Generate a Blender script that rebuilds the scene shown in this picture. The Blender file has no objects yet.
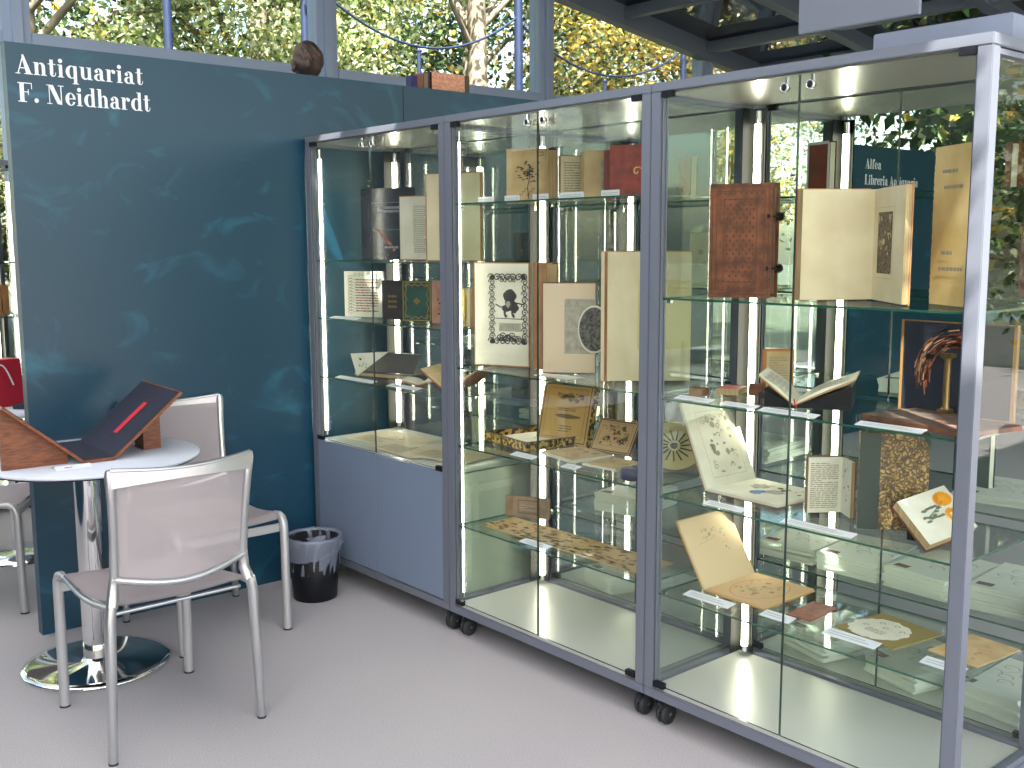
import bpy, bmesh, math, random
from mathutils import Vector, Matrix
random.seed(7)
PI = math.pi
S = bpy.context.scene
COL = S.collection

# ------------------------------------------------------------------ camera, world, sun, exposure
X0, D = -4.128, 2.357            # left end and front plane of the row of showcases
H_CAM, F_PX, PITCH, ROLL, YAW = 1.499, 1056.8, 0.1333, -0.004, 0.863
cam_d = bpy.data.cameras.new('camera')
cam = bpy.data.objects.new('camera', cam_d)
COL.objects.link(cam)
cy, sy, cp, sp = math.cos(YAW), math.sin(YAW), math.cos(PITCH), math.sin(PITCH)
fw = Vector((-sy * cp, cy * cp, -sp)); rt = Vector((cy, sy, 0)); up = rt.cross(fw)
rt2 = math.cos(ROLL) * rt + math.sin(ROLL) * up
up2 = -math.sin(ROLL) * rt + math.cos(ROLL) * up
m3 = Matrix((rt2, up2, -fw)).transposed()
cam.matrix_world = Matrix.Translation((0, 0, H_CAM)) @ m3.to_4x4()
cam_d.sensor_width = 36
cam_d.lens = F_PX / 1024 * 36
cam_d.clip_start = 0.05
cam_d.clip_end = 300
S.camera = cam

W = bpy.data.worlds.new('sky'); S.world = W; W.use_nodes = True
wn = W.node_tree.nodes; wl = W.node_tree.links
sky = wn.new('ShaderNodeTexSky'); sky.sky_type = 'NISHITA'; sky.sun_disc = False
sky.sun_elevation = math.radians(48); sky.sun_rotation = math.radians(130)
sky.air_density = 1.2; sky.dust_density = 2.0
tint = wn.new('ShaderNodeMixRGB'); tint.blend_type = 'MULTIPLY'; tint.inputs[0].default_value = 1
tint.inputs[2].default_value = (1.0, 0.95, 0.87, 1)
wl.new(sky.outputs[0], tint.inputs[1]); wl.new(tint.outputs[0], wn['Background'].inputs[0])
wn['Background'].inputs[1].default_value = 0.40

sun_d = bpy.data.lights.new('sun', 'SUN'); sun_d.energy = 19.0; sun_d.angle = 0.009
sun_d.color = (1, 0.93, 0.82)
sun = bpy.data.objects.new('sun', sun_d); COL.objects.link(sun)
sd = Vector((0.62 * 0.66, -0.45 * 0.66, 0.75)).normalized()       # towards the sun
sun.rotation_euler = sd.to_track_quat('Z', 'Y').to_euler()
sun.location = (8, -8, 12)

S.view_settings.view_transform = 'Standard'
S.view_settings.look = 'None'
S.view_settings.gamma = 1
S.view_settings.use_curve_mapping = False
S.view_settings.exposure = 0.68
try:
    S.cycles.max_bounces = 14; S.cycles.transparent_max_bounces = 40
    S.cycles.glossy_bounces = 5; S.cycles.diffuse_bounces = 4; S.cycles.transmission_bounces = 8
    S.cycles.use_denoising = True
    S.cycles.caustics_reflective = False; S.cycles.caustics_refractive = False
    S.cycles.sample_clamp_indirect = 6
except Exception:
    pass

# ------------------------------------------------------------------ materials
def lin(c):
    c = c / 255.0
    return c / 12.92 if c <= 0.04045 else ((c + 0.055) / 1.055) ** 2.4
def rgb(r, g, b): return (lin(r), lin(g), lin(b), 1)

MATS = {}
def mat(name, col, rough=0.6, metal=0.0, noise=None, col2=None, emit=None, estr=0, spec=None, bump=0, stretch=None, lo=0.35, hi=0.65, detail=4):
    if name in MATS: return MATS[name]
    m = bpy.data.materials.new(name); m.use_nodes = True
    nt = m.node_tree; b = nt.nodes['Principled BSDF']
    b.inputs['Base Color'].default_value = col
    b.inputs['Roughness'].default_value = rough
    b.inputs['Metallic'].default_value = metal
    if spec is not None: b.inputs['Specular IOR Level'].default_value = spec
    if emit: b.inputs['Emission Color'].default_value = emit; b.inputs['Emission Strength'].default_value = estr
    if noise:
        tc = nt.nodes.new('ShaderNodeTexCoord'); mp = nt.nodes.new('ShaderNodeMapping')
        if stretch: mp.inputs['Scale'].default_value = stretch
        nz = nt.nodes.new('ShaderNodeTexNoise'); nz.inputs['Scale'].default_value = noise; nz.inputs['Detail'].default_value = detail
        nt.links.new(tc.outputs['Object'], mp.inputs[0]); nt.links.new(mp.outputs[0], nz.inputs[0])
        if col2:
            r = nt.nodes.new('ShaderNodeValToRGB')
            r.color_ramp.elements[0].position = lo; r.color_ramp.elements[1].position = hi
            r.color_ramp.elements[0].color = col; r.color_ramp.elements[1].color = col2
            nt.links.new(nz.outputs[0], r.inputs[0]); nt.links.new(r.outputs[0], b.inputs['Base Color'])
        if bump:
            bp = nt.nodes.new('ShaderNodeBump'); bp.inputs['Strength'].default_value = bump; bp.inputs['Distance'].default_value = 0.004
            nt.links.new(nz.outputs[0], bp.inputs['Height']); nt.links.new(bp.outputs[0], b.inputs['Normal'])
    MATS[name] = m
    return m

def glass(name, tint, refl=1.0, rough=0.0, base=0.0):
    m = bpy.data.materials.new(name); m.use_nodes = True; nt = m.node_tree; n = nt.nodes; l = nt.links
    n.remove(n['Principled BSDF'])
    t = n.new('ShaderNodeBsdfTransparent'); t.inputs[0].default_value = tint
    g = n.new('ShaderNodeBsdfGlossy'); g.inputs['Roughness'].default_value = rough
    fr = n.new('ShaderNodeFresnel'); fr.inputs[0].default_value = 1.45
    mu = n.new('ShaderNodeMath'); mu.operation = 'MULTIPLY_ADD'; mu.inputs[1].default_value = refl; mu.inputs[2].default_value = base; mu.use_clamp = True
    mx = n.new('ShaderNodeMixShader')
    l.new(fr.outputs[0], mu.inputs[0]); l.new(mu.outputs[0], mx.inputs[0]); l.new(t.outputs[0], mx.inputs[1]); l.new(g.outputs[0], mx.inputs[2])
    l.new(mx.outputs[0], n['Material Output'].inputs[0])
    MATS[name] = m
    return m

ALU = mat('satin_aluminium', rgb(118, 124, 138), 0.42, 0.4)
ALU2 = mat('cabinet_door_grey', rgb(118, 132, 156), 0.45, 0.15)
CEILM = mat('brushed_top_panel', rgb(184, 182, 166), 0.27, 0.45, noise=90, bump=0.05)
BASEM = mat('brushed_base_panel', rgb(206, 208, 202), 0.36, 0.25, noise=140, bump=0.04)
GLS = glass('clear_glass', (0.966, 0.984, 0.972, 1), 0.16)
GLSB = glass('side_clear_glass', (0.964, 0.982, 0.970, 1), 0.11)
GLS2 = glass('shelf_glass', (0.964, 0.983, 0.973, 1), 0.45)
WGL = glass('window_glass', (0.93, 0.95, 0.96, 1), 0.35)
RGL = glass('roof_glass', (0.11, 0.12, 0.14, 1), 0.5, rough=0.015, base=0.30)
GEDGE = mat('green_glass_edge', rgb(46, 88, 72), 0.08, spec=0.8)
GEDGE_D = mat('dark_glass_edge', rgb(48, 62, 60), 0.15)
TUBE = mat('lit_tube', (1, 1, 1, 1), 0.5, emit=(1, 0.95, 0.76, 1), estr=17)
CHROME = mat('chrome', (0.86, 0.86, 0.86, 1), 0.07, 1)
CASTAL = mat('cast_aluminium', (0.52, 0.53, 0.55, 1), 0.28, 0.85)
LEGAL = mat('leg_aluminium', (0.48, 0.48, 0.50, 1), 0.38, 0.5)
RUB = mat('black_rubber', rgb(34, 37, 42), 0.6)
BLACK = mat('black_plastic', rgb(20, 22, 28), 0.5, spec=.25)
WHITE = mat('white_card', rgb(226, 230, 238), 0.7)
TTOP = mat('white_laminate', rgb(208, 214, 228), 0.42)
PAGE = mat('cream_page', rgb(222, 211, 180), 0.8, noise=9, col2=rgb(208, 194, 160))
PAGEW = mat('pale_page', rgb(224, 222, 205), 0.8, noise=8, col2=rgb(206, 203, 184))
PAGET = mat('tan_page', rgb(206, 184, 140), 0.8, noise=10, col2=rgb(182, 156, 112))
EDGE = mat('page_edges', rgb(190, 168, 128), 0.85, noise=300, col2=rgb(158, 134, 96), stretch=(1, 1, 0.02))
INK = mat('printing_ink', rgb(50, 46, 44), 0.8)
INKL = mat('grey_ink', rgb(150, 144, 128), 0.8)
GREYP = mat('plate_grey', rgb(176, 172, 158), 0.8, noise=60, col2=rgb(150, 146, 134))
BRLEATH = mat('brown_leather', rgb(134, 82, 54), 0.45, noise=26, col2=rgb(84, 52, 38), bump=0.4)
DKLEATH = mat('dark_leather', rgb(38, 32, 34), 0.4, noise=20, col2=rgb(62, 48, 42), bump=0.2)
TANCOV = mat('tan_cover', rgb(176, 128, 82), 0.6, noise=14, col2=rgb(144, 100, 62))
REDCOV = mat('red_cover', rgb(150, 52, 42), 0.5, noise=30, col2=rgb(118, 38, 34))
VELLUM = mat('yellow_vellum', rgb(224, 200, 142), 0.55, noise=7, col2=rgb(200, 170, 106))
GOLD = mat('gilt', rgb(212, 172, 84), 0.3, 0.85)
BLACKCOV = mat('black_cover', rgb(20, 22, 32), 0.2, noise=12, col2=rgb(32, 35, 48), spec=0.5)
GREENCOV = mat('green_cover', rgb(30, 78, 62), 0.45, noise=18, col2=rgb(20, 58, 48))
MARBLE = mat('marbled_paper', rgb(182, 154, 86), 0.5, noise=42, col2=rgb(96, 76, 42), lo=0.42, hi=0.58, detail=2)
def vor(name, c1, c2, c3, sc):
    m = bpy.data.materials.new(name); m.use_nodes = True; nt = m.node_tree; n = nt.nodes; l = nt.links; b = n['Principled BSDF']; b.inputs['Roughness'].default_value = .5
    tc = n.new('ShaderNodeTexCoord'); v = n.new('ShaderNodeTexVoronoi'); v.feature = 'DISTANCE_TO_EDGE'; v.inputs['Scale'].default_value = sc
    nz = n.new('ShaderNodeTexNoise'); nz.inputs['Scale'].default_value = sc * .7; ad = n.new('ShaderNodeMixRGB'); ad.inputs[0].default_value = .06
    l.new(tc.outputs['Object'], ad.inputs[1]); l.new(tc.outputs['Object'], nz.inputs[0]); l.new(nz.outputs['Color'], ad.inputs[2]); l.new(ad.outputs[0], v.inputs['Vector'])
    r = n.new('ShaderNodeValToRGB'); e = r.color_ramp.elements; e[0].position = .04; e[0].color = c1; e[1].position = .22; e[1].color = c2; k = e.new(.5); k.color = c3
    l.new(v.outputs['Distance'], r.inputs[0]); l.new(r.outputs[0], b.inputs['Base Color']); MATS[name] = m; return m
MARBLE = vor('cell_marbled_paper', rgb(66, 54, 36), rgb(150, 122, 70), rgb(188, 160, 104), 62)
MARBLEP = mat('marbled_pink', rgb(214, 160, 128), 0.6, noise=70, col2=rgb(186, 128, 108), lo=0.4, hi=0.6)
GILTM = mat('gilt_marbling', rgb(206, 170, 70), 0.35, 0.3, noise=70, col2=rgb(60, 46, 26), lo=0.45, hi=0.52)
WOODC = mat('cherry_wood', rgb(136, 80, 50), 0.42, noise=30, col2=rgb(98, 54, 34), stretch=(1, 1, 6))
NAVY = mat('navy_lining', rgb(38, 42, 62), 0.75, noise=200, col2=rgb(28, 32, 50))
REDC = mat('red_ribbon', rgb(205, 40, 62), 0.6)
BRONZE = mat('bronze_bust', rgb(74, 58, 50), 0.5, 0.15, noise=14, col2=rgb(36, 28, 26), bump=0.5)
CARPET = mat('grey_carpet', rgb(186, 182, 184), 0.95, noise=240, col2=rgb(164, 161, 165), bump=0.25)
def mesh_fabric():
    m = bpy.data.materials.new('chair_mesh_fabric'); m.use_nodes = True; nt = m.node_tree; n = nt.nodes; l = nt.links
    b = n['Principled BSDF']; b.inputs['Base Color'].default_value = rgb(172, 163, 167); b.inputs['Roughness'].default_value = 0.6
    t = n.new('ShaderNodeBsdfTransparent'); mx = n.new('ShaderNodeMixShader'); mx.inputs[0].default_value = 0.74
    l.new(t.outputs[0], mx.inputs[1]); l.new(b.outputs[0], mx.inputs[2]); l.new(mx.outputs[0], n['Material Output'].inputs[0])
    return m
FABRIC = mesh_fabric()
def plastic_film():
    m = bpy.data.materials.new('bin_bag_film'); m.use_nodes = True; nt = m.node_tree; n = nt.nodes; l = nt.links
    b = n['Principled BSDF']; b.inputs['Base Color'].default_value = rgb(150, 158, 180); b.inputs['Roughness'].default_value = 0.16
    t = n.new('ShaderNodeBsdfTransparent'); mx = n.new('ShaderNodeMixShader'); mx.inputs[0].default_value = 0.45
    l.new(t.outputs[0], mx.inputs[1]); l.new(b.outputs[0], mx.inputs[2]); l.new(mx.outputs[0], n['Material Output'].inputs[0])
    return m
FILM = plastic_film()
def panel_mat():
    m = bpy.data.materials.new('teal_printed_panel'); m.use_nodes = True; nt = m.node_tree; n = nt.nodes; l = nt.links
    b = n['Principled BSDF']; b.inputs['Roughness'].default_value = 0.34; b.inputs['Specular IOR Level'].default_value = 0.55
    tc = n.new('ShaderNodeTexCoord'); mp = n.new('ShaderNodeMapping'); mp.inputs['Scale'].default_value = (1, 1, 1.5)
    nz = n.new('ShaderNodeTexNoise'); nz.inputs['Scale'].default_value = 3.4; nz.inputs['Detail'].default_value = 8; nz.inputs['Distortion'].default_value = 1.6
    r = n.new('ShaderNodeValToRGB'); e = r.color_ramp.elements
    e[0].position = 0.57; e[0].color = rgb(21, 62, 84); e[1].position = 0.76; e[1].color = rgb(34, 94, 118)
    l.new(tc.outputs['Object'], mp.inputs[0]); l.new(mp.outputs[0], nz.inputs[0]); l.new(nz.outputs[0], r.inputs[0]); l.new(r.outputs[0], b.inputs['Base Color'])
    return m
TEAL = panel_mat()

# ------------------------------------------------------------------ mesh builder
class MB:
    def __init__(s): s.v = []; s.f = []; s.m = []; s.sm = []; s.mats = []; s.M = Matrix.Identity(4)
    def mi(s, m):
        if m not in s.mats: s.mats.append(m)
        return s.mats.index(m)
    def add(s, vs, fs, m, smooth=False):
        o = len(s.v); k = s.mi(m)
        s.v += [tuple(s.M @ Vector(p)) for p in vs]
        for f in fs: s.f.append([i + o for i in f]); s.m.append(k); s.sm.append(smooth)
    def box(s, x0, y0, z0, x1, y1, z1, m, edge=None, bev=0):
        if bev:
            b = min(bev, abs(x1 - x0) / 2.1, abs(y1 - y0) / 2.1, abs(z1 - z0) / 2.1)
            bm = bmesh.new(); bmesh.ops.create_cube(bm, size=1)
            for q in bm.verts: q.co = Vector(((x0 + x1) / 2 + q.co.x * (x1 - x0), (y0 + y1) / 2 + q.co.y * (y1 - y0), (z0 + z1) / 2 + q.co.z * (z1 - z0)))
            bmesh.ops.bevel(bm, geom=bm.edges[:], offset=b, segments=2, affect='EDGES')
            s.add([q.co[:] for q in bm.verts], [[q.index for q in f.verts] for f in bm.faces] if not bm.verts.index_update() else [], m); bm.free(); return
        vs = [(x, y, z) for x in (x0, x1) for y in (y0, y1) for z in (z0, z1)]
        fs = [(0, 1, 3, 2), (4, 6, 7, 5), (0, 4, 5, 1), (2, 3, 7, 6), (0, 2, 6, 4), (1, 5, 7, 3)]
        if edge is None: s.add(vs, fs, m)
        else:     # a sheet: the two big faces get m, the four edge faces get edge
            d = [abs(x1 - x0), abs(y1 - y0), abs(z1 - z0)]; a = d.index(min(d))
            big = [[0, 1], [2, 3], [4, 5]][a]
            s.add(vs, [fs[i] for i in big], m); s.add(vs, [fs[i] for i in range(6) if i not in big], edge)
    def poly(s, pts, m): s.add(pts, [list(range(len(pts)))], m)
    def tube(s, path, r, m, n=12, close=True, flat=1.0):
        P = [Vector(p) for p in path]; rr = r if isinstance(r, (list, tuple)) else [r] * len(P)
        T = []
        for i in range(len(P)):
            a = P[max(i - 1, 0)]; b = P[min(i + 1, len(P) - 1)]; T.append((b - a).normalized())
        ref = Vector((0, 0, 1)) if abs(T[0].z) < 0.9 else Vector((1, 0, 0))
        nrm = (ref - T[0] * ref.dot(T[0])).normalized(); vs = []
        for i, p in enumerate(P):
            nrm = (nrm - T[i] * nrm.dot(T[i])).normalized(); bi = T[i].cross(nrm)
            for k in range(n):
                a = 2 * PI * k / n
                vs.append(p + nrm * math.cos(a) * rr[i] + bi * math.sin(a) * rr[i] * flat)
        fs = []
        for i in range(len(P) - 1):
            for k in range(n): fs.append((i * n + k, i * n + (k + 1) % n, (i + 1) * n + (k + 1) % n, (i + 1) * n + k))
        s.add(vs, fs, m, True)
        if close:
            s.add(vs, [list(range(n))[::-1], [(len(P) - 1) * n + k for k in range(n)]], m)
    def lathe(s, prof, m, n=32, c=(0, 0, 0)):
        vs = []; fs = []
        for r, z in prof:
            for k in range(n):
                a = 2 * PI * k / n; vs.append((c[0] + r * math.cos(a), c[1] + r * math.sin(a), c[2] + z))
        for i in range(len(prof) - 1):
            for k in range(n): fs.append((i * n + k, i * n + (k + 1) % n, (i + 1) * n + (k + 1) % n, (i + 1) * n + k))
        s.add(vs, fs, m, True)
        if prof[0][0] > 1e-5: s.add(vs[:n], [list(range(n))[::-1]], m)
        if prof[-1][0] > 1e-5: s.add(vs[-n:], [list(range(n))], m)
    def prism(s, pts, off, m):     # closed outline moved by off
        n = len(pts); o = Vector(off); vs = [Vector(p) for p in pts] + [Vector(p) + o for p in pts]
        s.add(vs, [list(range(n))[::-1], list(range(n, 2 * n))] + [(i, (i + 1) % n, (i + 1) % n + n, i + n) for i in range(n)], m)
    def grid(s, fn, nu, nv, m, smooth=True):
        vs = [fn(i / nu, j / nv) for j in range(nv + 1) for i in range(nu + 1)]
        s.add(vs, [(j * (nu + 1) + i, j * (nu + 1) + i + 1, (j + 1) * (nu + 1) + i + 1, (j + 1) * (nu + 1) + i) for j in range(nv) for i in range(nu)], m, smooth)
    def build(s, name, parent=None, label=None):
        me = bpy.data.meshes.new(name); me.from_pydata([tuple(p) for p in s.v], [], s.f)
        for m in s.mats: me.materials.append(m)
        me.polygons.foreach_set('material_index', s.m); me.polygons.foreach_set('use_smooth', s.sm)
        me.update()
        o = bpy.data.objects.new(name, me); COL.objects.link(o)
        if parent: o.parent = parent
        if label: o['label'] = label
        return o

def tag(o, label, cat, group=None, kind=None):
    o['label'] = label; o['category'] = cat
    if group: o['group'] = group
    if kind: o['kind'] = kind
    return o
def empty(name, label, cat, loc=(0, 0, 0), rz=0, group=None, rot=None):
    o = bpy.data.objects.new(name, None); o.empty_display_size = 0.05; COL.objects.link(o)
    o.location = loc; o.rotation_euler = rot if rot else (0, 0, rz)
    return tag(o, label, cat, group)
def structure(o): o['kind'] = 'structure'; return o
def copy_tree(o, parent=None):
    c = o.copy(); COL.objects.link(c); c.parent = parent
    for ch in list(o.children): copy_tree(ch, c)
    return c

class Fr:      # a flat frame on a surface: origin, right, up, normal; marks lie a hair above it
    def __init__(s, o, u, v, n=None, off=0.0009):
        s.o = Vector(o); s.u = Vector(u).normalized(); s.v = Vector(v).normalized(); s.n = (Vector(n).normalized() if n else s.u.cross(s.v)); s.k = off
    def p(s, a, b, k=None): return s.o + s.u * a + s.v * b + s.n * (s.k if k is None else k)
def m_rect(mb, fr, a0, b0, a1, b1, m, k=None): mb.poly([fr.p(a0, b0, k), fr.p(a1, b0, k), fr.p(a1, b1, k), fr.p(a0, b1, k)], m)
def m_text(mb, fr, a0, b0, a1, b1, n, m, fill=0.45):
    h = (b1 - b0) / n
    for i in range(n):
        y = b0 + h * i; x = a0; end = a1 if random.random() < 0.8 else a0 + (a1 - a0) * random.uniform(.4, .9)
        while x < end - 0.002:
            w = min(random.uniform(0.006, 0.02), end - x); m_rect(mb, fr, x, y, x + w, y + h * fill, m); x += w + 0.003
def m_line(mb, fr, pts, w, m):
    for (a, b), (c, d) in zip(pts[:-1], pts[1:]):
        L = math.hypot(c - a, d - b)
        if L < 1e-6: continue
        x, y = -(d - b) / L * w / 2, (c - a) / L * w / 2
        mb.poly([fr.p(a + x, b + y), fr.p(a - x, b - y), fr.p(c - x, d - y), fr.p(c + x, d + y)], m)
def m_frame(mb, fr, a0, b0, a1, b1, w, m): m_line(mb, fr, [(a0, b0), (a1, b0), (a1, b1), (a0, b1), (a0, b0)], w, m)
def m_blob(mb, fr, ca, cb, ra, rb, m, jag=0.25, n=14, k=None):
    mb.poly([fr.p(ca + ra * math.cos(2 * PI * i / n) * random.uniform(1 - jag, 1), cb + rb * math.sin(2 * PI * i / n) * random.uniform(1 - jag, 1), k) for i in range(n)], m)
def m_curl(mb, fr, ca, cb, r, m, w=0.002, turns=1.3, s=1):
    pts = [(ca + s * r * (1 - t / 16) * math.cos(turns * 2 * PI * t / 14), cb + r * (1 - t / 16) * math.sin(turns * 2 * PI * t / 14)) for t in range(15)]
    m_line(mb, fr, pts, w, m)
def m_scene(mb, fr, a0, b0, a1, b1, m, n=30, sz=0.08):     # a busy engraved picture
    for i in range(n):
        a = random.uniform(a0, a1); b = random.uniform(b0, b1); w = (a1 - a0) * sz * random.uniform(.4, 1.3)
        if random.random() < .5: m_blob(mb, fr, a, b, min(w, a1 - a, a - a0) * .8 + .0006, min(w, b1 - b, b - b0) * .8 + .0006, m, .6, 9)
        else: m_curl(mb, fr, min(max(a, a0 + w), a1 - w), min(max(b, b0 + w), b1 - w), w * .8, m, w * .18 + .0004, random.uniform(.5, 1.4), random.choice((-1, 1)))

# ------------------------------------------------------------------ bold serif lettering
def ring_pts(cx, cy_, rx, ry, n=20, a0=0, a1=2 * PI): return [(cx + rx * math.cos(a0 + (a1 - a0) * i / n), cy_ + ry * math.sin(a0 + (a1 - a0) * i / n)) for i in range(n + 1)]
def band(o, i, n=20, a0=0, a1=2 * PI):
    A = ring_pts(*o, n, a0, a1); B = ring_pts(*i, n, a0, a1)
    return [[A[k], A[k + 1], B[k + 1], B[k]] for k in range(n)]
def R(x0, y0, x1, y1): return [[(x0, y0), (x1, y0), (x1, y1), (x0, y1)]]
def disc(cx, cy_, r): return [ring_pts(cx, cy_, r, r, 14)[:-1]]
def shoulder(x): return band((x + .40, .44, .20, .23), (x + .33, .42, .09, .19), 12, 0, PI * .9)
GL = {
 'A': (.90, R(0, 0, .26, .04) + R(.46, 0, .90, .04) + R(.2, .28, .6, .33) + [[(.10, 0), (.155, 0), (.46, .93), (.42, 1)]] + [[(.38, 1), (.46, 1), (.84, .02), (.56, .02), (.36, .90)]]),
 'n': (.72, R(0, 0, .34, .04) + R(.07, 0, .26, .66) + R(0, .62, .26, .66) + shoulder(.02) + R(.44, 0, .62, .46) + R(.38, 0, .70, .04)),
 't': (.46, R(0, .62, .42, .66) + R(.1, .12, .28, .88) + band((.26, .16, .16, .17), (.30, .17, .08, .12), 10, PI, 2 * PI) + R(.385, .14, .42, .22)),
 'i': (.38, R(0, 0, .34, .04) + R(.08, 0, .26, .66) + R(0, .62, .26, .66) + disc(.17, .86, .115)),
 'q': (.72, band((.32, .33, .31, .345), (.35, .33, .13, .30)) + R(.44, -.26, .62, .66) + R(.36, -.30, .70, -.26)),
 'u': (.74, R(0, .62, .26, .66) + R(.08, .2, .26, .66) + band((.30, .20, .22, .21), (.36, .21, .10, .15), 12, PI, 2 * PI) + R(.46, 0, .64, .66) + R(.38, .62, .64, .66) + R(.64, 0, .72, .04)),
 'a': (.64, R(.34, .06, .52, .46) + band((.30, .46, .22, .21), (.24, .46, .10, .16), 12, 0, PI) + disc(.15, .50, .095) + band((.25, .18, .24, .19), (.29, .18, .11, .14)) + R(.52, 0, .62, .05) + R(.42, 0, .56, .10)),
 'r': (.56, R(0, 0, .36, .04) + R(.07, 0, .26, .66) + R(0, .62, .26, .66) + band((.40, .46, .15, .21), (.40, .46, .12, .16), 8, PI * .35, PI) + disc(.45, .55, .10)),
 'F': (.82, R(0, 0, .48, .045) + R(.11, 0, .35, 1) + R(0, .955, .80, 1) + R(.755, .68, .80, 1) + R(.34, .50, .60, .545) + R(.56, .38, .605, .66)),
 '.': (.34, disc(.15, .115, .12)),
 ' ': (.30, []),
 'N': (1.0, R(0, 0, .30, .04) + R(.13, 0, .175, 1) + R(0, .96, .34, 1) + [[(.12, 1), (.38, 1), (.86, 0), (.80, 0), (.60, .02)]] + R(.80, 0, .86, 1) + R(.66, .96, 1.0, 1)),
 'e': (.62, band((.31, .33, .30, .345), (.34, .33, .12, .30), 20, 0.0, 2 * PI * .93) + R(.2, .33, .58, .375)),
 'd': (.74, band((.32, .33, .31, .345), (.35, .33, .13, .30)) + R(.45, 0, .63, 1) + R(.36, .96, .63, 1) + R(.63, 0, .71, .04)),
 'h': (.72, R(0, 0, .34, .04) + R(.07, 0, .26, 1) + R(0, .96, .26, 1) + shoulder(.02) + R(.44, 0, .62, .46) + R(.38, 0, .70, .04)),
 'l': (.38, R(0, 0, .34, .04) + R(.08, 0, .26, 1) + R(0, .96, .26, 1)),
 'f': (.44, R(0, 0, .36, .04) + R(.08, 0, .26, .82) + R(0, .62, .42, .66) + band((.30, .82, .22, .18), (.33, .82, .08, .13), 10, 0, PI) + disc(.42, .84, .08)),
 'b': (.72, R(.07, 0, .25, 1) + R(0, .96, .25, 1) + band((.38, .33, .31, .345), (.35, .33, .13, .30))),
 'L': (.80, R(0, 0, .76, .045) + R(.11, 0, .35, 1) + R(0, .955, .48, 1) + R(.72, 0, .765, .34)),
}
def lettering(mb, fr, text, cap, m, width=None):
    tot = sum(GL[c][0] + .05 for c in text); k = (width / tot / cap) if width else 1
    x = 0
    for c in text:
        w, ps = GL[c]
        for j, p in enumerate(ps): mb.poly([fr.p((x + a) * cap * k, b * cap, 0.0012 + 0.00001 * j) for a, b in p], m)
        x += w + .05

# ------------------------------------------------------------------ the hall
mb = MB(); mb.box(-7.6, -6, -0.05, 5.5, 12.5, 0.0, CARPET); structure(mb.build('floor'))
PAVE = mat('outdoor_paving', rgb(88, 90, 78), 0.9, noise=2, col2=rgb(68, 74, 58))
mb = MB(); mb.box(-60, -50, -0.12, 60, 60, -0.06, PAVE); structure(mb.build('ground_outside'))
FRM = mat('window_frame_paint', rgb(150, 168, 198), 0.4, 0.1)
FRMD = mat('roof_frame_paint', rgb(104, 116, 132), 0.4, 0.2)
WX = -7.0; EAVE_Y, EAVE_Z, SL = 9.3, 3.32, 0.151
def roofz(y): return EAVE_Z + SL * (EAVE_Y - y)
POSTS = [-4.43, -2.28, -0.13, 2.03, 4.19, 6.37, 8.54]
SILL0, SILL1 = 2.70, 2.775
for i, y in enumerate(POSTS):
    mb = MB(); mb.box(WX - .1, y - .085, 0, WX + .04, y + .085, roofz(y) - .06, FRM, bev=.006)
    mb.box(WX + .04, y - .03, 0, WX + .07, y + .03, roofz(y) - .08, FRM)
    structure(mb.build('trim_%d' % (i + 1)))
for i in range(len(POSTS)):
    y0 = POSTS[i] + .085; y1 = (POSTS[i + 1] if i + 1 < len(POSTS) else 9.3) - .085
    mb = MB(); mb.box(WX - .02, y0, .1, WX - .012, y1, roofz(y1) - .06, WGL); w = structure(mb.build('window_%d' % (i + 1)))
    mb = MB(); mb.box(WX - .06, y0, SILL0, WX + .05, y1, SILL1, FRM, bev=.004); mb.box(WX - .06, y0, .0, WX + .05, y1, .1, FRM)
    mb.build('window_sill', w)
mb = MB()
def raft(mb, x, y0, y1, w=.09, h=.16): mb.prism([(x - w / 2, y0, roofz(y0) - h), (x - w / 2, y1, roofz(y1) - h), (x - w / 2, y1, roofz(y1)), (x - w / 2, y0, roofz(y0))], (w, 0, 0), FRMD)
for i, x in enumerate((-6.95, -5.55, -4.15, -2.75, -1.35, 0.05)):
    mb = MB(); raft(mb, x, 2.0, EAVE_Y + .15, .12, .17 if i == 0 else .12); structure(mb.build('trim_%d' % (11 + i)))
for i, y in enumerate((EAVE_Y, 8.46, 7.3, 6.0, 4.7, 3.4)):
    mb = MB(); mb.box(-7.05, y - .05, roofz(y) - .11, 3.2, y + .05, roofz(y) - .01, FRMD, bev=.004); structure(mb.build('trim_%d' % (21 + i)))
mb = MB(); mb.prism([(-7.1, 2.0, roofz(2)), (-7.1, EAVE_Y + .2, roofz(EAVE_Y + .2)), (-7.1, EAVE_Y + .2, roofz(EAVE_Y + .2) + .012), (-7.1, 2.0, roofz(2) + .012)], (10.3, 0, 0), RGL)
structure(mb.build('glazed_roof'))
FABR = bpy.data.materials.new('white_roof_fabric'); FABR.use_nodes = True
_n = FABR.node_tree.nodes; _l = FABR.node_tree.links; _n.remove(_n['Principled BSDF'])
_a = _n.new('ShaderNodeBsdfDiffuse'); _a.inputs[0].default_value = (.55, .56, .58, 1); _b = _n.new('ShaderNodeBsdfTranslucent'); _b.inputs[0].default_value = (.62, .63, .66, 1)
_x = _n.new('ShaderNodeMixShader'); _x.inputs[0].default_value = .30
_l.new(_a.outputs[0], _x.inputs[1]); _l.new(_b.outputs[0], _x.inputs[2]); _l.new(_x.outputs[0], _n['Material Output'].inputs[0])
mb = MB()
SUN_HOLES = [((.24, 1.375), (.60, 1.12), .034), ((-2.62, 1.375), (-2.52, 1.375), .04), ((-2.26, 1.375), (-2.13, 1.375), .04), ((-2.52, 1.53), (-2.30, 1.53), .04), ((.28, 1.40), (.32, 1.36), .045), ((.13, 1.52), (.17, 1.48), .04), ((.10, 1.40), (.14, 1.38), .04)]  # holes added to the unseen roof fabric to throw sun patches on the showcases
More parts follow.
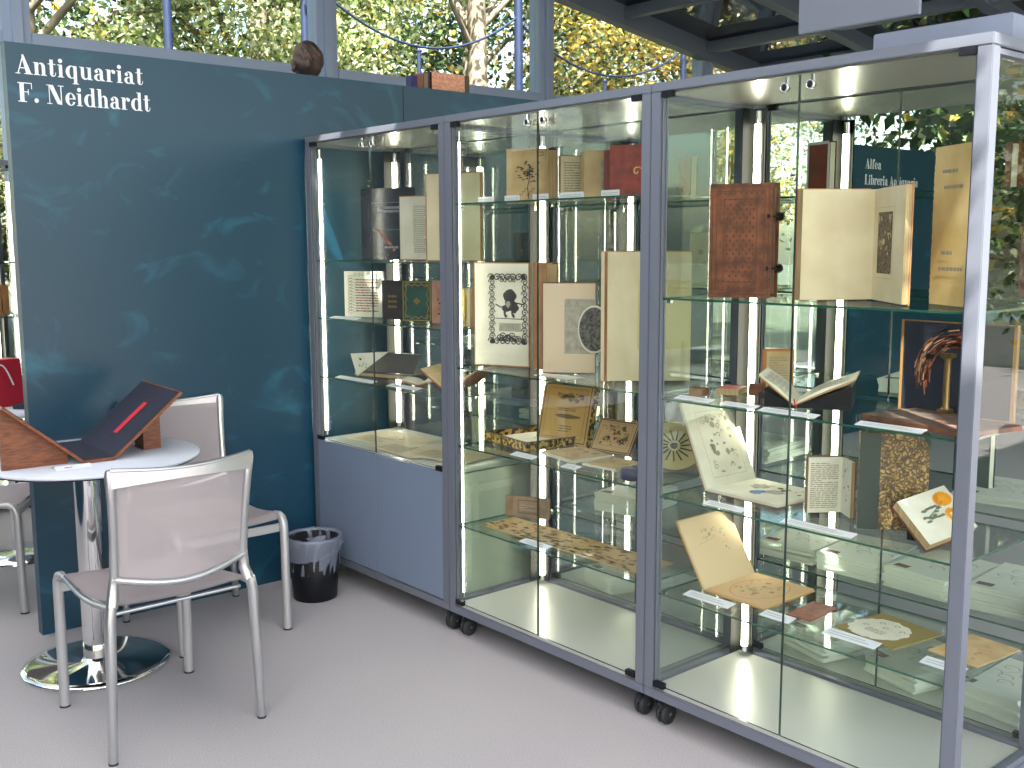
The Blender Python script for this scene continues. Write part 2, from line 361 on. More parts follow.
def in_sun_hole(x, y):
    for (ax, ay), (bx_, by_), r_ in SUN_HOLES:
        dx, dy = bx_ - ax, by_ - ay; t = max(0, min(1, ((x - ax) * dx + (y - ay) * dy) / (dx * dx + dy * dy)))
        if math.hypot(x - ax - dx * t, y - ay - dy * t) < r_: return True
    return False
def roof_cell(x0, y0, x1, y1):
    zr = lambda y: 4.5 + (roofz(2) - 4.5) * (y + 5) / 7
    mb.add([(x0, y0, zr(y0)), (x1, y0, zr(y0)), (x1, y1, zr(y1)), (x0, y1, zr(y1))], [(0, 1, 2, 3)], FABR)
roof_cell(-7.1, -5, 3.2, .6); roof_cell(1.2, .6, 3.2, 2); roof_cell(-7.1, .6, -3, 2); roof_cell(-2, .6, 0, 2)
for gx0, gx1 in ((-3, -2), (0, 1.2)):
    nx = round((gx1 - gx0) / .04)
    for i in range(nx):
        for j in range(35):
            x, y = gx0 + i * .04, .6 + j * .04
            if not in_sun_hole(x + .02, y + .02): roof_cell(x, y, x + .04, y + .04)
structure(mb.build('ceiling'))
# eave side (+Y) posts and glazing
for i, x in enumerate((-6.95, -4.5, -2.1, .3, 1.15)):
    mb = MB(); mb.box(x - .07, EAVE_Y - .06, 0, x + .07, EAVE_Y + .06, EAVE_Z - .1, FRM, bev=.005); structure(mb.build('trim_%d' % (31 + i)))
mb = MB(); mb.box(-6.88, EAVE_Y - .005, .1, 1.08, EAVE_Y + .005, EAVE_Z - .12, WGL); w = structure(mb.build('window_9'))

# blue partition wall of the stand
WALX = -4.16
mb = MB(); mb.box(WALX - .05, 1.169, 0, WALX, 3.92, 2.222, TEAL); wall = structure(mb.build('wall_left'))
mb = MB(); mb.box(WALX - .001, 2.899, 0.01, WALX + .0006, 2.903, 2.2225, BLACK); mb.build('panel_seam', wall)
mb = MB()
fr = Fr((WALX, 1.200, 2.113), (0, 1, 0), (0, 0, 1), (1, 0, 0), 0.0012)
LET = mat('white_lettering', rgb(232, 236, 246), 0.6)
lettering(mb, fr, 'Antiquariat', 0.069, LET, .475)
fr = Fr((WALX, 1.204, 2.0135), (0, 1, 0), (0, 0, 1), (1, 0, 0), 0.0012)
lettering(mb, fr, 'F. Neidhardt', 0.069, LET, .495)
mb.build('stand_name_lettering', wall, 'white serif lettering')
# second stand's wall
AX = -4.5
mb = MB(); mb.box(AX - .05, 7.2, 0, AX, 9.2, 2.222, TEAL); wall2 = structure(mb.build('wall_back'))
mb = MB(); k = Fr((AX, 7.42, 2.05), (0, 1, 0), (0, 0, 1), (1, 0, 0)); lettering(mb, k, 'Alfea', .075, LET, .23)
k = Fr((AX, 7.42, 1.93), (0, 1, 0), (0, 0, 1), (1, 0, 0)); lettering(mb, k, 'Libreria Antiquaria', .075, LET, .80)
mb.build('stand_name_lettering', wall2)
mb = MB(); mb.box(-6.8, 5.2, 0, -4.2, 5.25, 2.222, TEAL); structure(mb.build('wall_right'))
mb = MB(); mb.box(-6.85, -.95, 0, -1.6, -.9, 2.222, TEAL); structure(mb.build('wall_reflection_blocker'))  # unseen partition, added to keep bright reflections off the showcase fronts
mb = MB(); mb.box(-7.1, -5.05, 0, 1.2, -5.0, 4.5, mat('blocker_wall_grey', rgb(92, 102, 112), .8)); structure(mb.build('wall_skylight_blocker'))  # unseen tall wall, added to block sky light that hazes the glass

# ------------------------------------------------------------------ showcases
CHAN = mat('ribbed_channel_grey', rgb(24, 25, 22), .6, spec=.2)
def lock_part(parent, x, z):
    mb = MB(); mb.M = Matrix.Translation((x, -.012, z)) @ Matrix.Rotation(PI / 2, 4, 'X')
    mb.lathe([(0, -.010), (.010, -.010), (.013, 0), (.013, .004), (.010, .007), (.0085, .004)], CHROME, 22); mb.lathe([(.0085, .004), (.006, .006), (0, .0065)], BLACK, 18)
    mb.M = Matrix.Identity(4); mb.box(x + .004, -.018, z + .008, x + .011, -.010, z + .024, CHROME)
    mb.build('door_lock', parent)
def showcase(name, label, x, y, shelves, base_z=0.137, lower_doors=False, tubes=('bl',), rot=0, locks=True, W_=1.0, DP=.475, fl=.035):
    """local: x 0..W_, front at y=0, depth +y"""
    o = empty(name, label, 'display case', (x, y, 0), rot, 'glass showcases')
    g = .001; x0, x1 = g, W_ - g
    TZ0, TZ1, BZ0, BZ1 = 1.926, 1.953, 0.0956, 0.1256
    mb = MB(); mb.box(x0, 0, TZ0, x1, DP, TZ1, ALU, bev=.0025); mb.box(x0 + .03, .012, TZ0 - .004, x1 - .03, DP - .02, TZ0 + .001, CEILM); mb.build('top_panel', o)
    mb = MB(); mb.box(x0, 0, BZ0, x1, DP, BZ1, ALU, bev=.0025); mb.box(x0 + .034, .012, BZ1 - .004, x1 - .034, DP - .036, base_z - .001, BASEM)
    mb.build('base_panel', o)
    for px in (x0, x1 - .036):
        for py in (0.0, DP - .036):
            mb = MB(); mb.box(px, py, BZ1, px + .036, py + .036, TZ0, ALU, bev=.002)
            ins = px + .036 if px == x0 else px - .004
            mb.box(ins, py + .006, BZ1, ins + .004, py + .012, TZ0, ALU); mb.box(ins, py + .024, BZ1, ins + .004, py + .030, TZ0, ALU)
            mb.build('frame_post', o)
    gz0, gz1 = base_z + .004, TZ0 - .005
    if lower_doors: gz0 = lower_doors + .004
    for px in (x0 + .012, x1 - .018):
        mb = MB(); mb.box(px, .034, BZ1 + .002, px + .006, DP - .034, TZ0 - .004, GLSB, GEDGE_D); mb.build('side_glass', o)
        mb = MB()
        mb.box(px - .008, .036, BZ1, px + .014, DP - .036, base_z + .006, ALU); mb.build('side_rail', o)
        mb = MB(); mb.box(px - .008, .036, TZ0 - .016, px + .014, DP - .036, TZ0 - .004, ALU); mb.build('side_rail', o)
    mb = MB(); mb.box(x0 + .034, DP - .022, BZ1 + .002, x1 - .034, DP - .016, TZ0 - .004, GLSB, GEDGE_D); mb.build('back_glass', o)
    mb = MB(); mb.box(x0 + .036, DP - .03, BZ1, x1 - .036, DP - .006, base_z + .008, ALU); mb.build('back_rail', o)
    mid = W_ / 2
    for s, (a, b) in enumerate(((x0 + .038, mid - .0015), (mid + .0015, x1 - .038))):
        mb = MB(); mb.box(a, .004, gz0, b, .010, gz1, GLS, GEDGE_D); dr = mb.build('glass_door', o)
        hx = a if s == 0 else b - .04
        mb = MB(); mb.box(hx, -.001, gz0 - .006, hx + .04, .015, gz0 + .012, BLACK); mb.build('hinge', dr)
        mb = MB(); mb.box(hx, -.001, gz1 - .012, hx + .04, .015, gz1 + .006, BLACK); mb.build('hinge', dr)
        if locks: lock_part(dr, mid + (-.032 if s == 0 else .045), gz1 - .032)
    if lower_doors:
        z = lower_doors
        mb = MB(); mb.box(x0 + .036, .014, z - .022, x1 - .036, DP - .04, z - .002, BASEM); mb.build('deck_panel', o)
        for a, b in ((x0 + .038, mid - .001), (mid + .001, x1 - .038)):
            mb = MB(); mb.box(a, .001, BZ1 + .006, b, .016, z - .004, ALU2, bev=.002); mb.build('lower_door', o)
        for px in (x0 + .008, x1 - .02):
            mb = MB(); mb.box(px, .036, BZ1, px + .008, DP - .036, z - .02, mat('pale_inner_panel', rgb(150, 160, 148), .4)); mb.build('lower_side', o)
        mb = MB(); mb.box(x0 + .036, DP - .034, BZ1, x1 - .036, DP - .026, z - .02, ALU2); mb.build('lower_back', o)
    for z in shelves:
        mb = MB(); mb.box(x0 + .028, .022, z - .006, x1 - .028, DP - .034, z, GLS2, GEDGE)
        sh = mb.build('glass_shelf', o)
        for qx in (x0 + .028, x1 - .04):
            for qy in (.05, DP - .07):
                mb = MB(); mb.box(qx, qy, z - .018, qx + .012, qy + .012, z - .0065, CHROME); mb.build('shelf_clip', sh)
    for t in tubes:
        tx = x0 + .066 if t[1] == 'l' else x1 - .066; ty = DP - .055 if t[0] == 'b' else .047
        if t == 'fr': tx = x1 - .042
        if t == 'fl': tx = x0 + fl; ty = .05
        tr = (.0032 if fl < .03 else .0065) if t[0] == 'f' else .0105
        bz = (lower_doors or base_z) + .01
        if t[0] == 'b':
            k = 1 if t[1] == 'l' else -1; ex = x0 + .0375 if k > 0 else x1 - .0375
            mb = MB(); mb.box(min(ex - .012 * k, ex + .05 * k), DP - .0385, bz - .005, max(ex - .012 * k, ex + .05 * k), DP - .0365, 1.91, CHAN); mb.box(min(ex, ex + .002 * k), DP - .095, bz - .005, max(ex, ex + .002 * k), DP - .0385, 1.91, CHAN)
            for j in range(5): mb.box(min(ex + (.010 + .009 * j) * k, ex + (.012 + .009 * j) * k), DP - .0415, bz, max(ex + (.010 + .009 * j) * k, ex + (.012 + .009 * j) * k), DP - .0385, 1.90, CHAN)
            mb.build('tube_channel', o)
        mb = MB(); mb.tube([(tx, ty, bz + .02), (tx, ty, 1.86)], tr, TUBE, 14)
        tb = mb.build('light_tube', o)
        for c0, c1 in ((bz, bz + .02), (1.86, 1.90)): mb = MB(); mb.tube([(tx, ty, c0), (tx, ty, c1)], tr + .001, CHROME, 14); mb.build('tube_cap', tb)
    for qx in (x0 + .045, x1 - .045):
        for qy in (.05, DP - .06):
            mb = MB(); mb.box(qx - .02, qy - .02, BZ0 - .008, qx + .02, qy + .02, BZ0, CHROME); mb.tube([(qx, qy, BZ0 - .022), (qx, qy, BZ0 - .006)], .008, CHROME, 10)
            mb.box(qx - .010, qy - .024, .045, qx + .010, qy + .014, BZ0 - .020, RUB, bev=.004)
            c = mb.build('castor', o)
            mb = MB(); mb.M = Matrix.Translation((qx, qy + .006, .034)) @ Matrix.Rotation(PI / 2, 4, 'Y')
            for s in (-1, 1): mb.lathe([(0, s * .018), (.012, s * .018), (.03, s * .016), (.0335, s * .012), (.0335, s * .005), (.03, s * .003)][::s], RUB, 22)
            mb.tube([(0, 0, -.019), (0, 0, .019)], .006, CHROME, 10)
            mb.build('wheel', c)
    return o
SC1 = showcase('glass_showcase', 'glass showcase with grey lower doors beside the blue wall', X0, D, (.915, 1.175, 1.425), lower_doors=.637, tubes=('bl', 'fl'))
SC2 = showcase('glass_showcase', 'full height glass showcase in the middle of the front row', X0 + 1, D, (.44, .745, 1.04, 1.64), tubes=('bl', 'fl'), fl=.024)
SC3 = showcase('glass_showcase', 'nearest front glass showcase with the pale corner post at right', X0 + 2, D, (.43, .735, 1.035, 1.335))
BY = D + .495
SC4 = showcase('glass_showcase', 'glass showcase standing back to back behind the one with grey doors', X0, BY, (.44, .745, 1.04, 1.34, 1.64), tubes=('br', 'bl'), locks=False)
SC5 = showcase('glass_showcase', 'glass showcase standing back to back behind the middle one', X0 + 1, BY, (.44, .745, 1.04, 1.34, 1.64), tubes=('bl',), locks=False)
SC6 = showcase('glass_showcase', 'glass showcase standing back to back behind the nearest one', X0 + 2, BY, (.44, .745, 1.04, 1.34, 1.64), tubes=('bl',), locks=False)
SC7 = showcase('glass_showcase', 'far glass showcase lit at the left edge past the blue wall', -6.25, 0.80, (.5, .8, 1.1, 1.4), rot=PI / 2, tubes=('br', 'bl'), locks=False)

# ------------------------------------------------------------------ books: builders. local x along the cover, front towards -y, z up
def L3(rx, ry, z): return (X0 + rx, D + ry, z)
def closed_book(label, A, B, z, h, t, cover, pages=EDGE, spine='l', decor=None, name='closed_book', cat='book', group=None, lean=0, w=None, inset=.004):
    ang = math.atan2(B[1] - A[1], B[0] - A[0]); w = w or math.hypot(B[0] - A[0], B[1] - A[1])
    o = empty(name, label, cat, L3(A[0], A[1], z + .0005), ang, group)
    if lean: o.rotation_euler = (-lean, 0, ang)
    b = .003
    mb = MB(); mb.box(0, 0, 0, w, b, h, cover, bev=.001); mb.box(0, t - b, 0, w, t, h, cover, bev=.001)
    sx = 0 if spine == 'l' else w - b
    mb.box(sx, b * .5, 0, sx + b, t - b * .5, h, cover)
    if t > .02:
        for k in range(4):
            zz = h * (.2 + .2 * k); ex = -.002 if spine == 'l' else w - .001
            mb.box(ex, .004, zz - .004, ex + .003, t - .004, zz + .004, cover)
    mb.build('cover', o)
    mb = MB(); a = b if spine == 'l' else inset; c = w - inset if spine == 'l' else w - b
    mb.box(a, b, inset, c, t - b, h - inset, pages); mb.build('page_block', o)
    if decor:
        mb = MB(); fr = Fr((0, 0, 0), (1, 0, 0), (0, 0, 1), (0, -1, 0)); nm = decor(mb, fr, w, h)
        if mb.f: mb.build(nm or 'cover_print', o)
    return o
def open_standing(label, A, C, B, z, h, t, cover, page=PAGE, dl=None, dr=None, name='open_book', group=None, tl=None):
    """V seen from above: A left edge, C spine, B right edge (rel coords), pages on the -y side"""
    o = empty(name, label, 'open book', L3(C[0], C[1], z + .0005), 0, group)
    cv = MB(); pg = MB(); pr = MB()
    for s, P, d, tt in ((0, A, dl, tl or t), (1, B, dr, t)):
        v = Vector((P[0] - C[0], P[1] - C[1], 0)); w = v.length; u = v.normalized()
        # normal pointing to the reader
        n = Vector((0, 0, 1)).cross(u) if s == 0 else u.cross(Vector((0, 0, 1)))
        if n.y > 0: n = -n
        def bx(m_, a0, a1, k0, k1, z0, z1, M):
            pts = [u * a0 + n * k0, u * a1 + n * k0, u * a1 + n * k1, u * a0 + n * k1]
            M.prism([(p.x, p.y, z0) for p in pts], (0, 0, z1 - z0), m_)
        bx(cover, 0, w, -tt - .003, -tt, 0, h, cv)
        bx(page, .0, w - .004, -tt, 0, .003, h - .004, pg)
        # fore edge
        pts = [u * (w - .004) + n * 0.0002, u * (w - .0036) + n * 0.0002, u * (w - .0036) - n * tt, u * (w - .004) - n * tt]
        pg.prism([(p.x, p.y, .003) for p in pts], (0, 0, h - .007), EDGE)
        if d:
            fr = Fr((u * w if s == 0 else Vector((0, 0, 0))), (-u if s == 0 else u), (0, 0, 1), n)
            d(pr, fr, w, h)
    cv.build('cover', o); pg.build('page_block', o)
    if pr.f: pr.build('printed_image', o)
    return o
def flat_item(label, A, B, z, d, t, top, side=None, decor=None, name='print', cat='print', group=None, part='printed_image', tilt=None):
    ang = math.atan2(B[1] - A[1], B[0] - A[0]); w = math.hypot(B[0] - A[0], B[1] - A[1])
    o = empty(name, label, cat, L3(A[0], A[1], z + .0006), ang, group) if decor else None
    mb = MB(); side = side or top
    mb.box(0, 0, 0, w, d, t, side); mb.poly([(0.0003, .0003, t + .0002), (w - .0003, .0003, t + .0002), (w - .0003, d - .0003, t + .0002), (.0003, d - .0003, t + .0002)], top)
    if not decor:
        o = mb.build(name); o.location = L3(A[0], A[1], z + .0006); o.rotation_euler = (0, 0, ang); return tag(o, label, cat, group)
    mb.build('sheet', o)
    mb = MB(); decor(mb, Fr((0, 0, t + .0002), (1, 0, 0), (0, 1, 0), (0, 0, 1)), w, d); mb.build(part, o)
    return o
def album(label, near, far, z, lie, a, b, t, cover, page1, page2, dleaf=None, dlie=None, name='open_album'):
    """hinge near->far, one half lying towards +x, other half raised along (-a, b)"""
    ang = math.atan2(far[1] - near[1], far[0] - near[0]) - PI / 2; d = math.hypot(far[0] - near[0], far[1] - near[1])
    o = empty(name, label, 'open book', L3(near[0], near[1], z + .0006), ang)
    L = math.hypot(a, b); u = Vector((-a / L, 0, b / L)); n = Vector((b / L, 0, a / L))
    cv = MB(); pg = MB(); pr = MB()
    cv.box(0, 0, 0, lie, d, .003, cover); pg.box(.002, .003, .003, lie - .004, d - .003, .003 + t, page2)
    def slab(M, k0, k1, a0, a1, y0, y1, m):
        pts = [u * a0 + n * k0, u * a1 + n * k0, u * a1 + n * k1, u * a0 + n * k1]
        M.prism([(p.x, y0, p.z + .004) for p in pts], (0, y1 - y0, 0), m)
    slab(cv, -.003 - t, -t, 0, L, 0, d, cover); slab(pg, -t, 0, .002, L - .004, .003, d - .003, page1)
    if dlie: dlie(pr, Fr((0, 0, .003 + t), (1, 0, 0), (0, 1, 0), (0, 0, 1)), lie, d)
    if dleaf: dleaf(pr, Fr(Vector((0, 0, .004)), (0, 1, 0), u, n), d, L)
    cv.build('cover', o); pg.build('page_block', o)
    if pr.f: pr.build('printed_image', o)
    return o

# decoration functions
def d_text(n=22, m=INKL, mar=.12):
    def f(mb, fr, w, h): m_text(mb, fr, w * mar, h * mar, w * (1 - mar), h * (1 - mar), n, m); return 'printed_text'
    return f
def d_tooled(mb, fr, w, h):
    T = mat('blind_tooling', rgb(92, 54, 38), 0.6)
    for k in (.05, .12, .24): m_frame(mb, fr, w * k, w * k, w * (1 - k), h - w * k, .0022, T)
    for i in range(9):
        for j in range(17):
            x = w * (.29 + .052 * i); y = h * (.19 + .039 * j)
            if (i + j) % 2: m_blob(mb, fr, x, y, w * .022, h * .016, T, .4, 7)
    for y in (.085, .915, .14, .86):
        for i in range(9): m_blob(mb, fr, w * (.16 + .085 * i), h * y, w * .026, h * .011, T, .5, 7)
    return 'blind_tooling'
def d_black(mb, fr, w, h):
    G = mat('dull_gilt_title', rgb(120, 124, 140), 0.4)
    m_frame(mb, fr, w * .22, h * .42, w * .86, h * .80, .0015, G); 
    m_text(mb, fr, w * .36, h * .66, w * .84, h * .76, 2, G, .7)
    O = mat('orange_emblem', rgb(170, 92, 52), 0.5)
    for i in range(9): m_blob(mb, fr, w * (.34 + .045 * i), h * (.42 - .035 * i + .02 * random.random()), w * .04, h * .025, O, .5)
    m_text(mb, fr, w * .5, h * .16, w * .8, h * .2, 1, G, .7)
    return 'title_stamping'
def d_manus(mb, fr, w, h):
    RD = mat('red_ink', rgb(150, 60, 54), 0.8)
    for i in range(13):
        m_text(mb, fr, w * .30, h * (.12 + .057 * i), w * .88, h * (.12 + .057 * i + .05), 1, RD if i % 3 else INK, .5)
    for i in range(12): m_curl(mb, fr, w * .17, h * (.1 + .07 * i), w * .05, INK, .0016, 1.2, 2.1)
    for i in range(6): m_curl(mb, fr, w * (.3 + .1 * i), h * .92, w * .04, INK, .0014, 1.2)
    return 'illuminated_text'
def d_green(mb, fr, w, h):
    pts = []
    for i in range(49):
        a = 2 * PI * i / 48; r = 1 + .08 * math.sin(12 * a)
        ca, sa = math.cos(a), math.sin(a); k = 1 / max(abs(ca), abs(sa)) * .93
        pts.append((w / 2 + w * .40 * ca * min(k, 1.32) * r, h / 2 + h * .43 * sa * min(k, 1.32) * r))
    m_line(mb, fr, pts, .004, GOLD); m_frame(mb, fr, w * .04, h * .03, w * .96, h * .97, .005, GOLD)
    for a in (0, PI / 2, PI, 3 * PI / 2): m_blob(mb, fr, w / 2 + .008 * math.cos(a), h / 2 + .008 * math.sin(a), .006, .006, GOLD, .1, 8)
    for x, y in ((.15, .12), (.85, .12), (.15, .88), (.85, .88)): m_curl(mb, fr, w * x, h * y, .009, GOLD, .003)
    return 'gilt_tooling'
def d_flower_ink(mb, fr, w, h):
    m_line(mb, fr, [(w * .55, h * .08), (w * .52, h * .3), (w * .58, h * .5), (w * .56, h * .7)], .003, INK)
    for i in range(64):
        a = random.uniform(0, 2 * PI); r = random.uniform(.05, 1) * w * .32
        m_blob(mb, fr, w * .56 + r * math.cos(a), h * .60 + r * .9 * math.sin(a), w * .05, w * .02, INK, .6, 8)
    for i in range(8): m_curl(mb, fr, w * (.35 + .06 * i), h * (.15 + .05 * (i % 3)), w * .05, INK, .0018, .8)
    m_frame(mb, fr, w * .78, h * .87, w * .9, h * .93, .002, INK)
    return 'botanical_print'
def d_woodcut(mb, fr, w, h):
    a0, a1, b0, b1 = w * .27, w * .97, h * .20, h * .90
    for i in range(7):
        for yy in (b0 + .016, b1 - .016): m_curl(mb, fr, a0 + (a1 - a0) * (i + .5) / 7, yy, .015, INK, .0042, 1.5, 1 if i % 2 else -1)
    for i in range(1, 11):
        for xx in (a0 + .014, a1 - .010): m_curl(mb, fr, xx, b0 + (b1 - b0) * (i + .5) / 12, .014, INK, .0042, 1.5, 1 if i % 2 else -1)
    for x in (a0 + .016, a1 - .014):
        for y in (b0 + .016, b1 - .016): m_blob(mb, fr, x, y, .012, .012, INK, .3)
    for i in range(7): m_curl(mb, fr, w * (.47 + .055 * i), h * (.275 + .02 * math.sin(i * 2)), .014, INK, .004, 1.4)
    for i in range(4): m_curl(mb, fr, w * (.50 + .08 * i), h * .83, .012, INK, .0035, 1.2, 1 if i % 2 else -1)
    m_line(mb, fr, [(w * .5, h * .25), (w * .62, h * .31), (w * .76, h * .25)], .006, INK)
    DK = mat('dense_ink', rgb(64, 60, 58), 0.8)
    m_blob(mb, fr, w * .66, h * .68, w * .13, h * .07, DK, .2, 18)
    m_blob(mb, fr, w * .66, h * .60, w * .10, h * .09, DK, .35, 18); m_blob(mb, fr, w * .74, h * .57, w * .09, h * .07, DK, .5, 14); m_blob(mb, fr, w * .58, h * .555, w * .09, h * .035, DK, .5, 14)
    m_blob(mb, Fr(fr.o, fr.u, fr.v, fr.n, fr.k + .0006), w * .63, h * .60, w * .05, h * .04, GREYP, .5, 12)
    for x in (.58, .72): m_line(mb, fr, [(w * x, h * .56), (w * (x - .02), h * .51), (w * (x + .02), h * .475)], .010, DK)
    m_line(mb, fr, [(w * .40, h * .60), (w * .5, h * .57), (w * .7, h * .62), (w * .92, h * .60)], .005, DK)
    m_line(mb, fr, [(w * .4, h * .465), (w * .92, h * .46)], .003, INK)
    m_rect(mb, fr, w * .46, h * .34, w * .86, h * .42, GREYP); m_text(mb, fr, w * .48, h * .345, w * .84, h * .415, 6, INKL)
    return 'woodcut_print'
def d_oval(mb, fr, w, h):
    m_rect(mb, fr, w * .42, h * .22, w * 1.0, h * .82, GREYP)
    m_blob(mb, fr, w * .97, h * .49, w * .30, h * .26, PAGEW, 0, 40, .0014)
    E2 = Fr(fr.o, fr.u, fr.v, fr.n, .0019); DK = mat('engraved_dark', rgb(58, 58, 62), 0.8, noise=90, col2=rgb(120, 118, 112))
    m_blob(mb, E2, w * .97, h * .49, w * .275, h * .24, DK, 0, 40)
    return 'oval_engraving'
def d_prose(n=20):
    return d_text(n)
def d_box(mb, fr, w, h):
    m_rect(mb, fr, w * .35, h * .3, w * .9, h * .85, mat('buff_plate', rgb(206, 190, 140), .8)); E2 = Fr(fr.o, fr.u, fr.v, fr.n, .0014)
    m_text(mb, E2, w * .4, h * .36, w * .85, h * .8, 16, INKL)
def d_sketch(n=14, m=INKL, a=.18, b=.82):
    def f(mb, fr, w, h): m_scene(mb, fr, w * a, h * a, w * b, h * b, m, n, .12)
    return f
def price_card(label, A, B, z, d=.035, group='white caption cards on the shelves'):
    ang = math.atan2(B[1] - A[1], B[0] - A[0]); w = math.hypot(B[0] - A[0], B[1] - A[1])
    mb = MB(); mb.prism([(0, 0, 0), (0, d, .006), (0, d, .0075), (0, 0, .0015)], (w, 0, 0), WHITE)
    s = math.atan2(.006, d); fr = Fr((0, 0, .0015), (1, 0, 0), (0, math.cos(s), math.sin(s)), None, .0006)
    for i in range(2): m_rect(mb, fr, w * .08, d * (.3 + .3 * i), w * (.85 - .1 * i), d * (.36 + .3 * i), INKL)
    o = mb.build('caption_card'); o.location = L3(A[0], A[1], z + .0006); o.rotation_euler = (0, 0, ang); return tag(o, label, 'caption card', group)
def upright_card(label, x0, x1, ry, z, h=.022, rot=0):
    w = x1 - x0; mb = MB(); mb.box(0, 0, 0, w, .0012, h, WHITE); mb.box(0, .0012, 0, w, .014, .0012, WHITE)
    fr = Fr((0, 0, 0), (1, 0, 0), (0, 0, 1), (0, -1, 0), .0004)
    m_text(mb, fr, w * .08, h * .3, w * .92, h * .8, 2, INKL, .3)
    o = mb.build('caption_card'); o.location = L3(x0, ry, z + .0006); o.rotation_euler = (0, 0, rot); return tag(o, label, 'caption card', 'white caption cards on the shelves')

# ------------------------------------------------------------------ contents of the first showcase
def nudge(p, f=.0): return p
closed_book('large glossy black book with an orange emblem on the top shelf by the blue wall', (.06, .24), (.34, .30), 1.425, .31, .045, BLACKCOV, spine='r', decor=d_black)
closed_book('cream text page standing right of the large black book', (.345, .25), (.56, .31), 1.425, .27, .02, TANCOV, PAGEW, 'l',
            lambda mb, fr, w, h: (m_rect(mb, fr, .004, .004, w - .004, h - .004, PAGEW, .0006), m_text(mb, Fr(fr.o, fr.u, fr.v, fr.n, .0012), w * .35, h * .12, w * .9, h * .86, 26, INKL), 'printed_text')[-1], name='standing_book')
closed_book('tall cream book with a brown edge beside the first pillar', (.66, .16), (.90, .25), 1.425, .345, .022, TANCOV, PAGE, 'l',
            lambda mb, fr, w, h: (m_rect(mb, fr, .006, .004, w - .004, h - .004, PAGE, .0006), 'blank_page')[-1], name='standing_book')
closed_book('illuminated manuscript leaf with red text and ornamental border', (.083, .13), (.25, .22), 1.175, .20, .02, PAGEW, EDGE, 'r', d_manus, name='manuscript_book')
closed_book('small dark bound book between the manuscript and the green book', (.335, .16), (.435, .20), 1.175, .165, .025, DKLEATH, decor=d_text(3, GOLD, .3))
closed_book('small green book with a scalloped gilt border', (.50, .15), (.61, .22), 1.175, .168, .03, GREENCOV, GOLD, decor=d_green)
closed_book('small pinkish brown book at the right of the green gilt one', (.665, .18), (.78, .24), 1.175, .17, .02, mat('pinkish_cover', rgb(180, 134, 110), .6, noise=20, col2=rgb(150, 104, 84)), decor=d_sketch(8, INK))
o = closed_book('narrow book with a bright gilt spine seen past the first pillar', (.87, .20), (.92, .13), 1.175, .15, .04, TANCOV, PAGE)
mb = MB(); mb.tube([(.088, .012, .003), (.088, .012, .03), (.088, .012, .035), (.088, .012, .115), (.088, .012, .12), (.088, .012, .147)], [.010, .010, .013, .013, .010, .010], GOLD, 12); mb.build('gilt_spine', o)
# printed leaf standing before an open dark book
o = empty('open_book', 'dark bound book lying open under a printed triangular leaf', 'open book', L3(.12, .12, .9156), math.radians(17))
mb = MB(); mb.box(.03, .0, 0, .35, .22, .022, DKLEATH, bev=.003); mb.box(.034, -.001, .004, .348, .218, .018, EDGE); mb.build('lower_board', o)
mb = MB(); mb.prism([(.08, .02, .023), (.34, .02, .023), (.32, .10, .10), (.06, .10, .10)], (0, .008, .002), DKLEATH); mb.build('raised_board', o)
mb = MB(); mb.prism([(.02, -.01, .10), (.21, .02, .115), (.06, -.015, .004)], (0, .003, 0), PAGEW)
fr = Fr((.02, -.012, .0), (1, .1, 0), (0, 0, 1), (0, -1, 0), .004); m_scene(mb, fr, .045, .04, .09, .09, INK, 10, .2); mb.build('printed_leaf', o)
def low_v_book(label, rx, ry, z, w, d, h, cover, page, rot=0, t=.012, mk=None, name='open_book', stand=None, asym=1.0):
    o = empty(name, label, 'open book', L3(rx, ry, z + .0006), rot)
    cv = MB(); pg = MB(); pr = MB(); n = 8; base = .0 if not stand else stand
    for s in (-1, 1):
        ww = w * (asym if s > 0 else 1)
        top = [(s * ww * i / n, base + .003 + h * (i / n) + t * (math.sin(PI * min(i / n * 1.15, 1)) * .8 + .5 * (i > 0))) for i in range(n + 1)]
        bot = [(s * ww * i / n, base + h * (i / n) + .001) for i in range(n + 1)]
        M = pg
        M.prism([(a, .004, b) for a, b in top] + [(a * .99, .004, b + .003) for a, b in reversed(bot)], (0, d - .008, 0), page)
        cv.prism([(a, 0, b + .0025) for a, b in bot] + [(a * 1.0, 0, b - .001 if base else max(b - .003, 0)) for a, b in reversed(bot)], (0, d, 0), cover)
        if mk:
            for i in range(2, n - 1):
                (a0, b0), (a1, b1) = top[i], top[i + 1]
                f_ = Fr((a0, .02, b0), (a1 - a0, 0, b1 - b0), (0, 1, 0), (-(b1 - b0) , 0, abs(a1 - a0)), .0012)
                if f_.n.z < 0: f_.n = -f_.n
                ln = math.hypot(a1 - a0, b1 - b0)
                m_text(pr, f_, 0, 0, ln, d - .05, 14, mk, .4)
    cv.build('cover', o); pg.build('page_block', o)
    if pr.f: pr.build('printed_text', o)
    return o
low_v_book('small open book lying flat on the third shelf before the light tube', .60, .15, .915, .07, .12, .018, TANCOV, PAGEW, .7, .006)
low_v_book('brown cloth book lying open with a red inner cover past the first pillar', .87, .10, .915, .115, .27, .085, mat('redbrown_cover', rgb(150, 84, 60), .6, noise=20, col2=rgb(120, 62, 44)), PAGET, .5, .012)
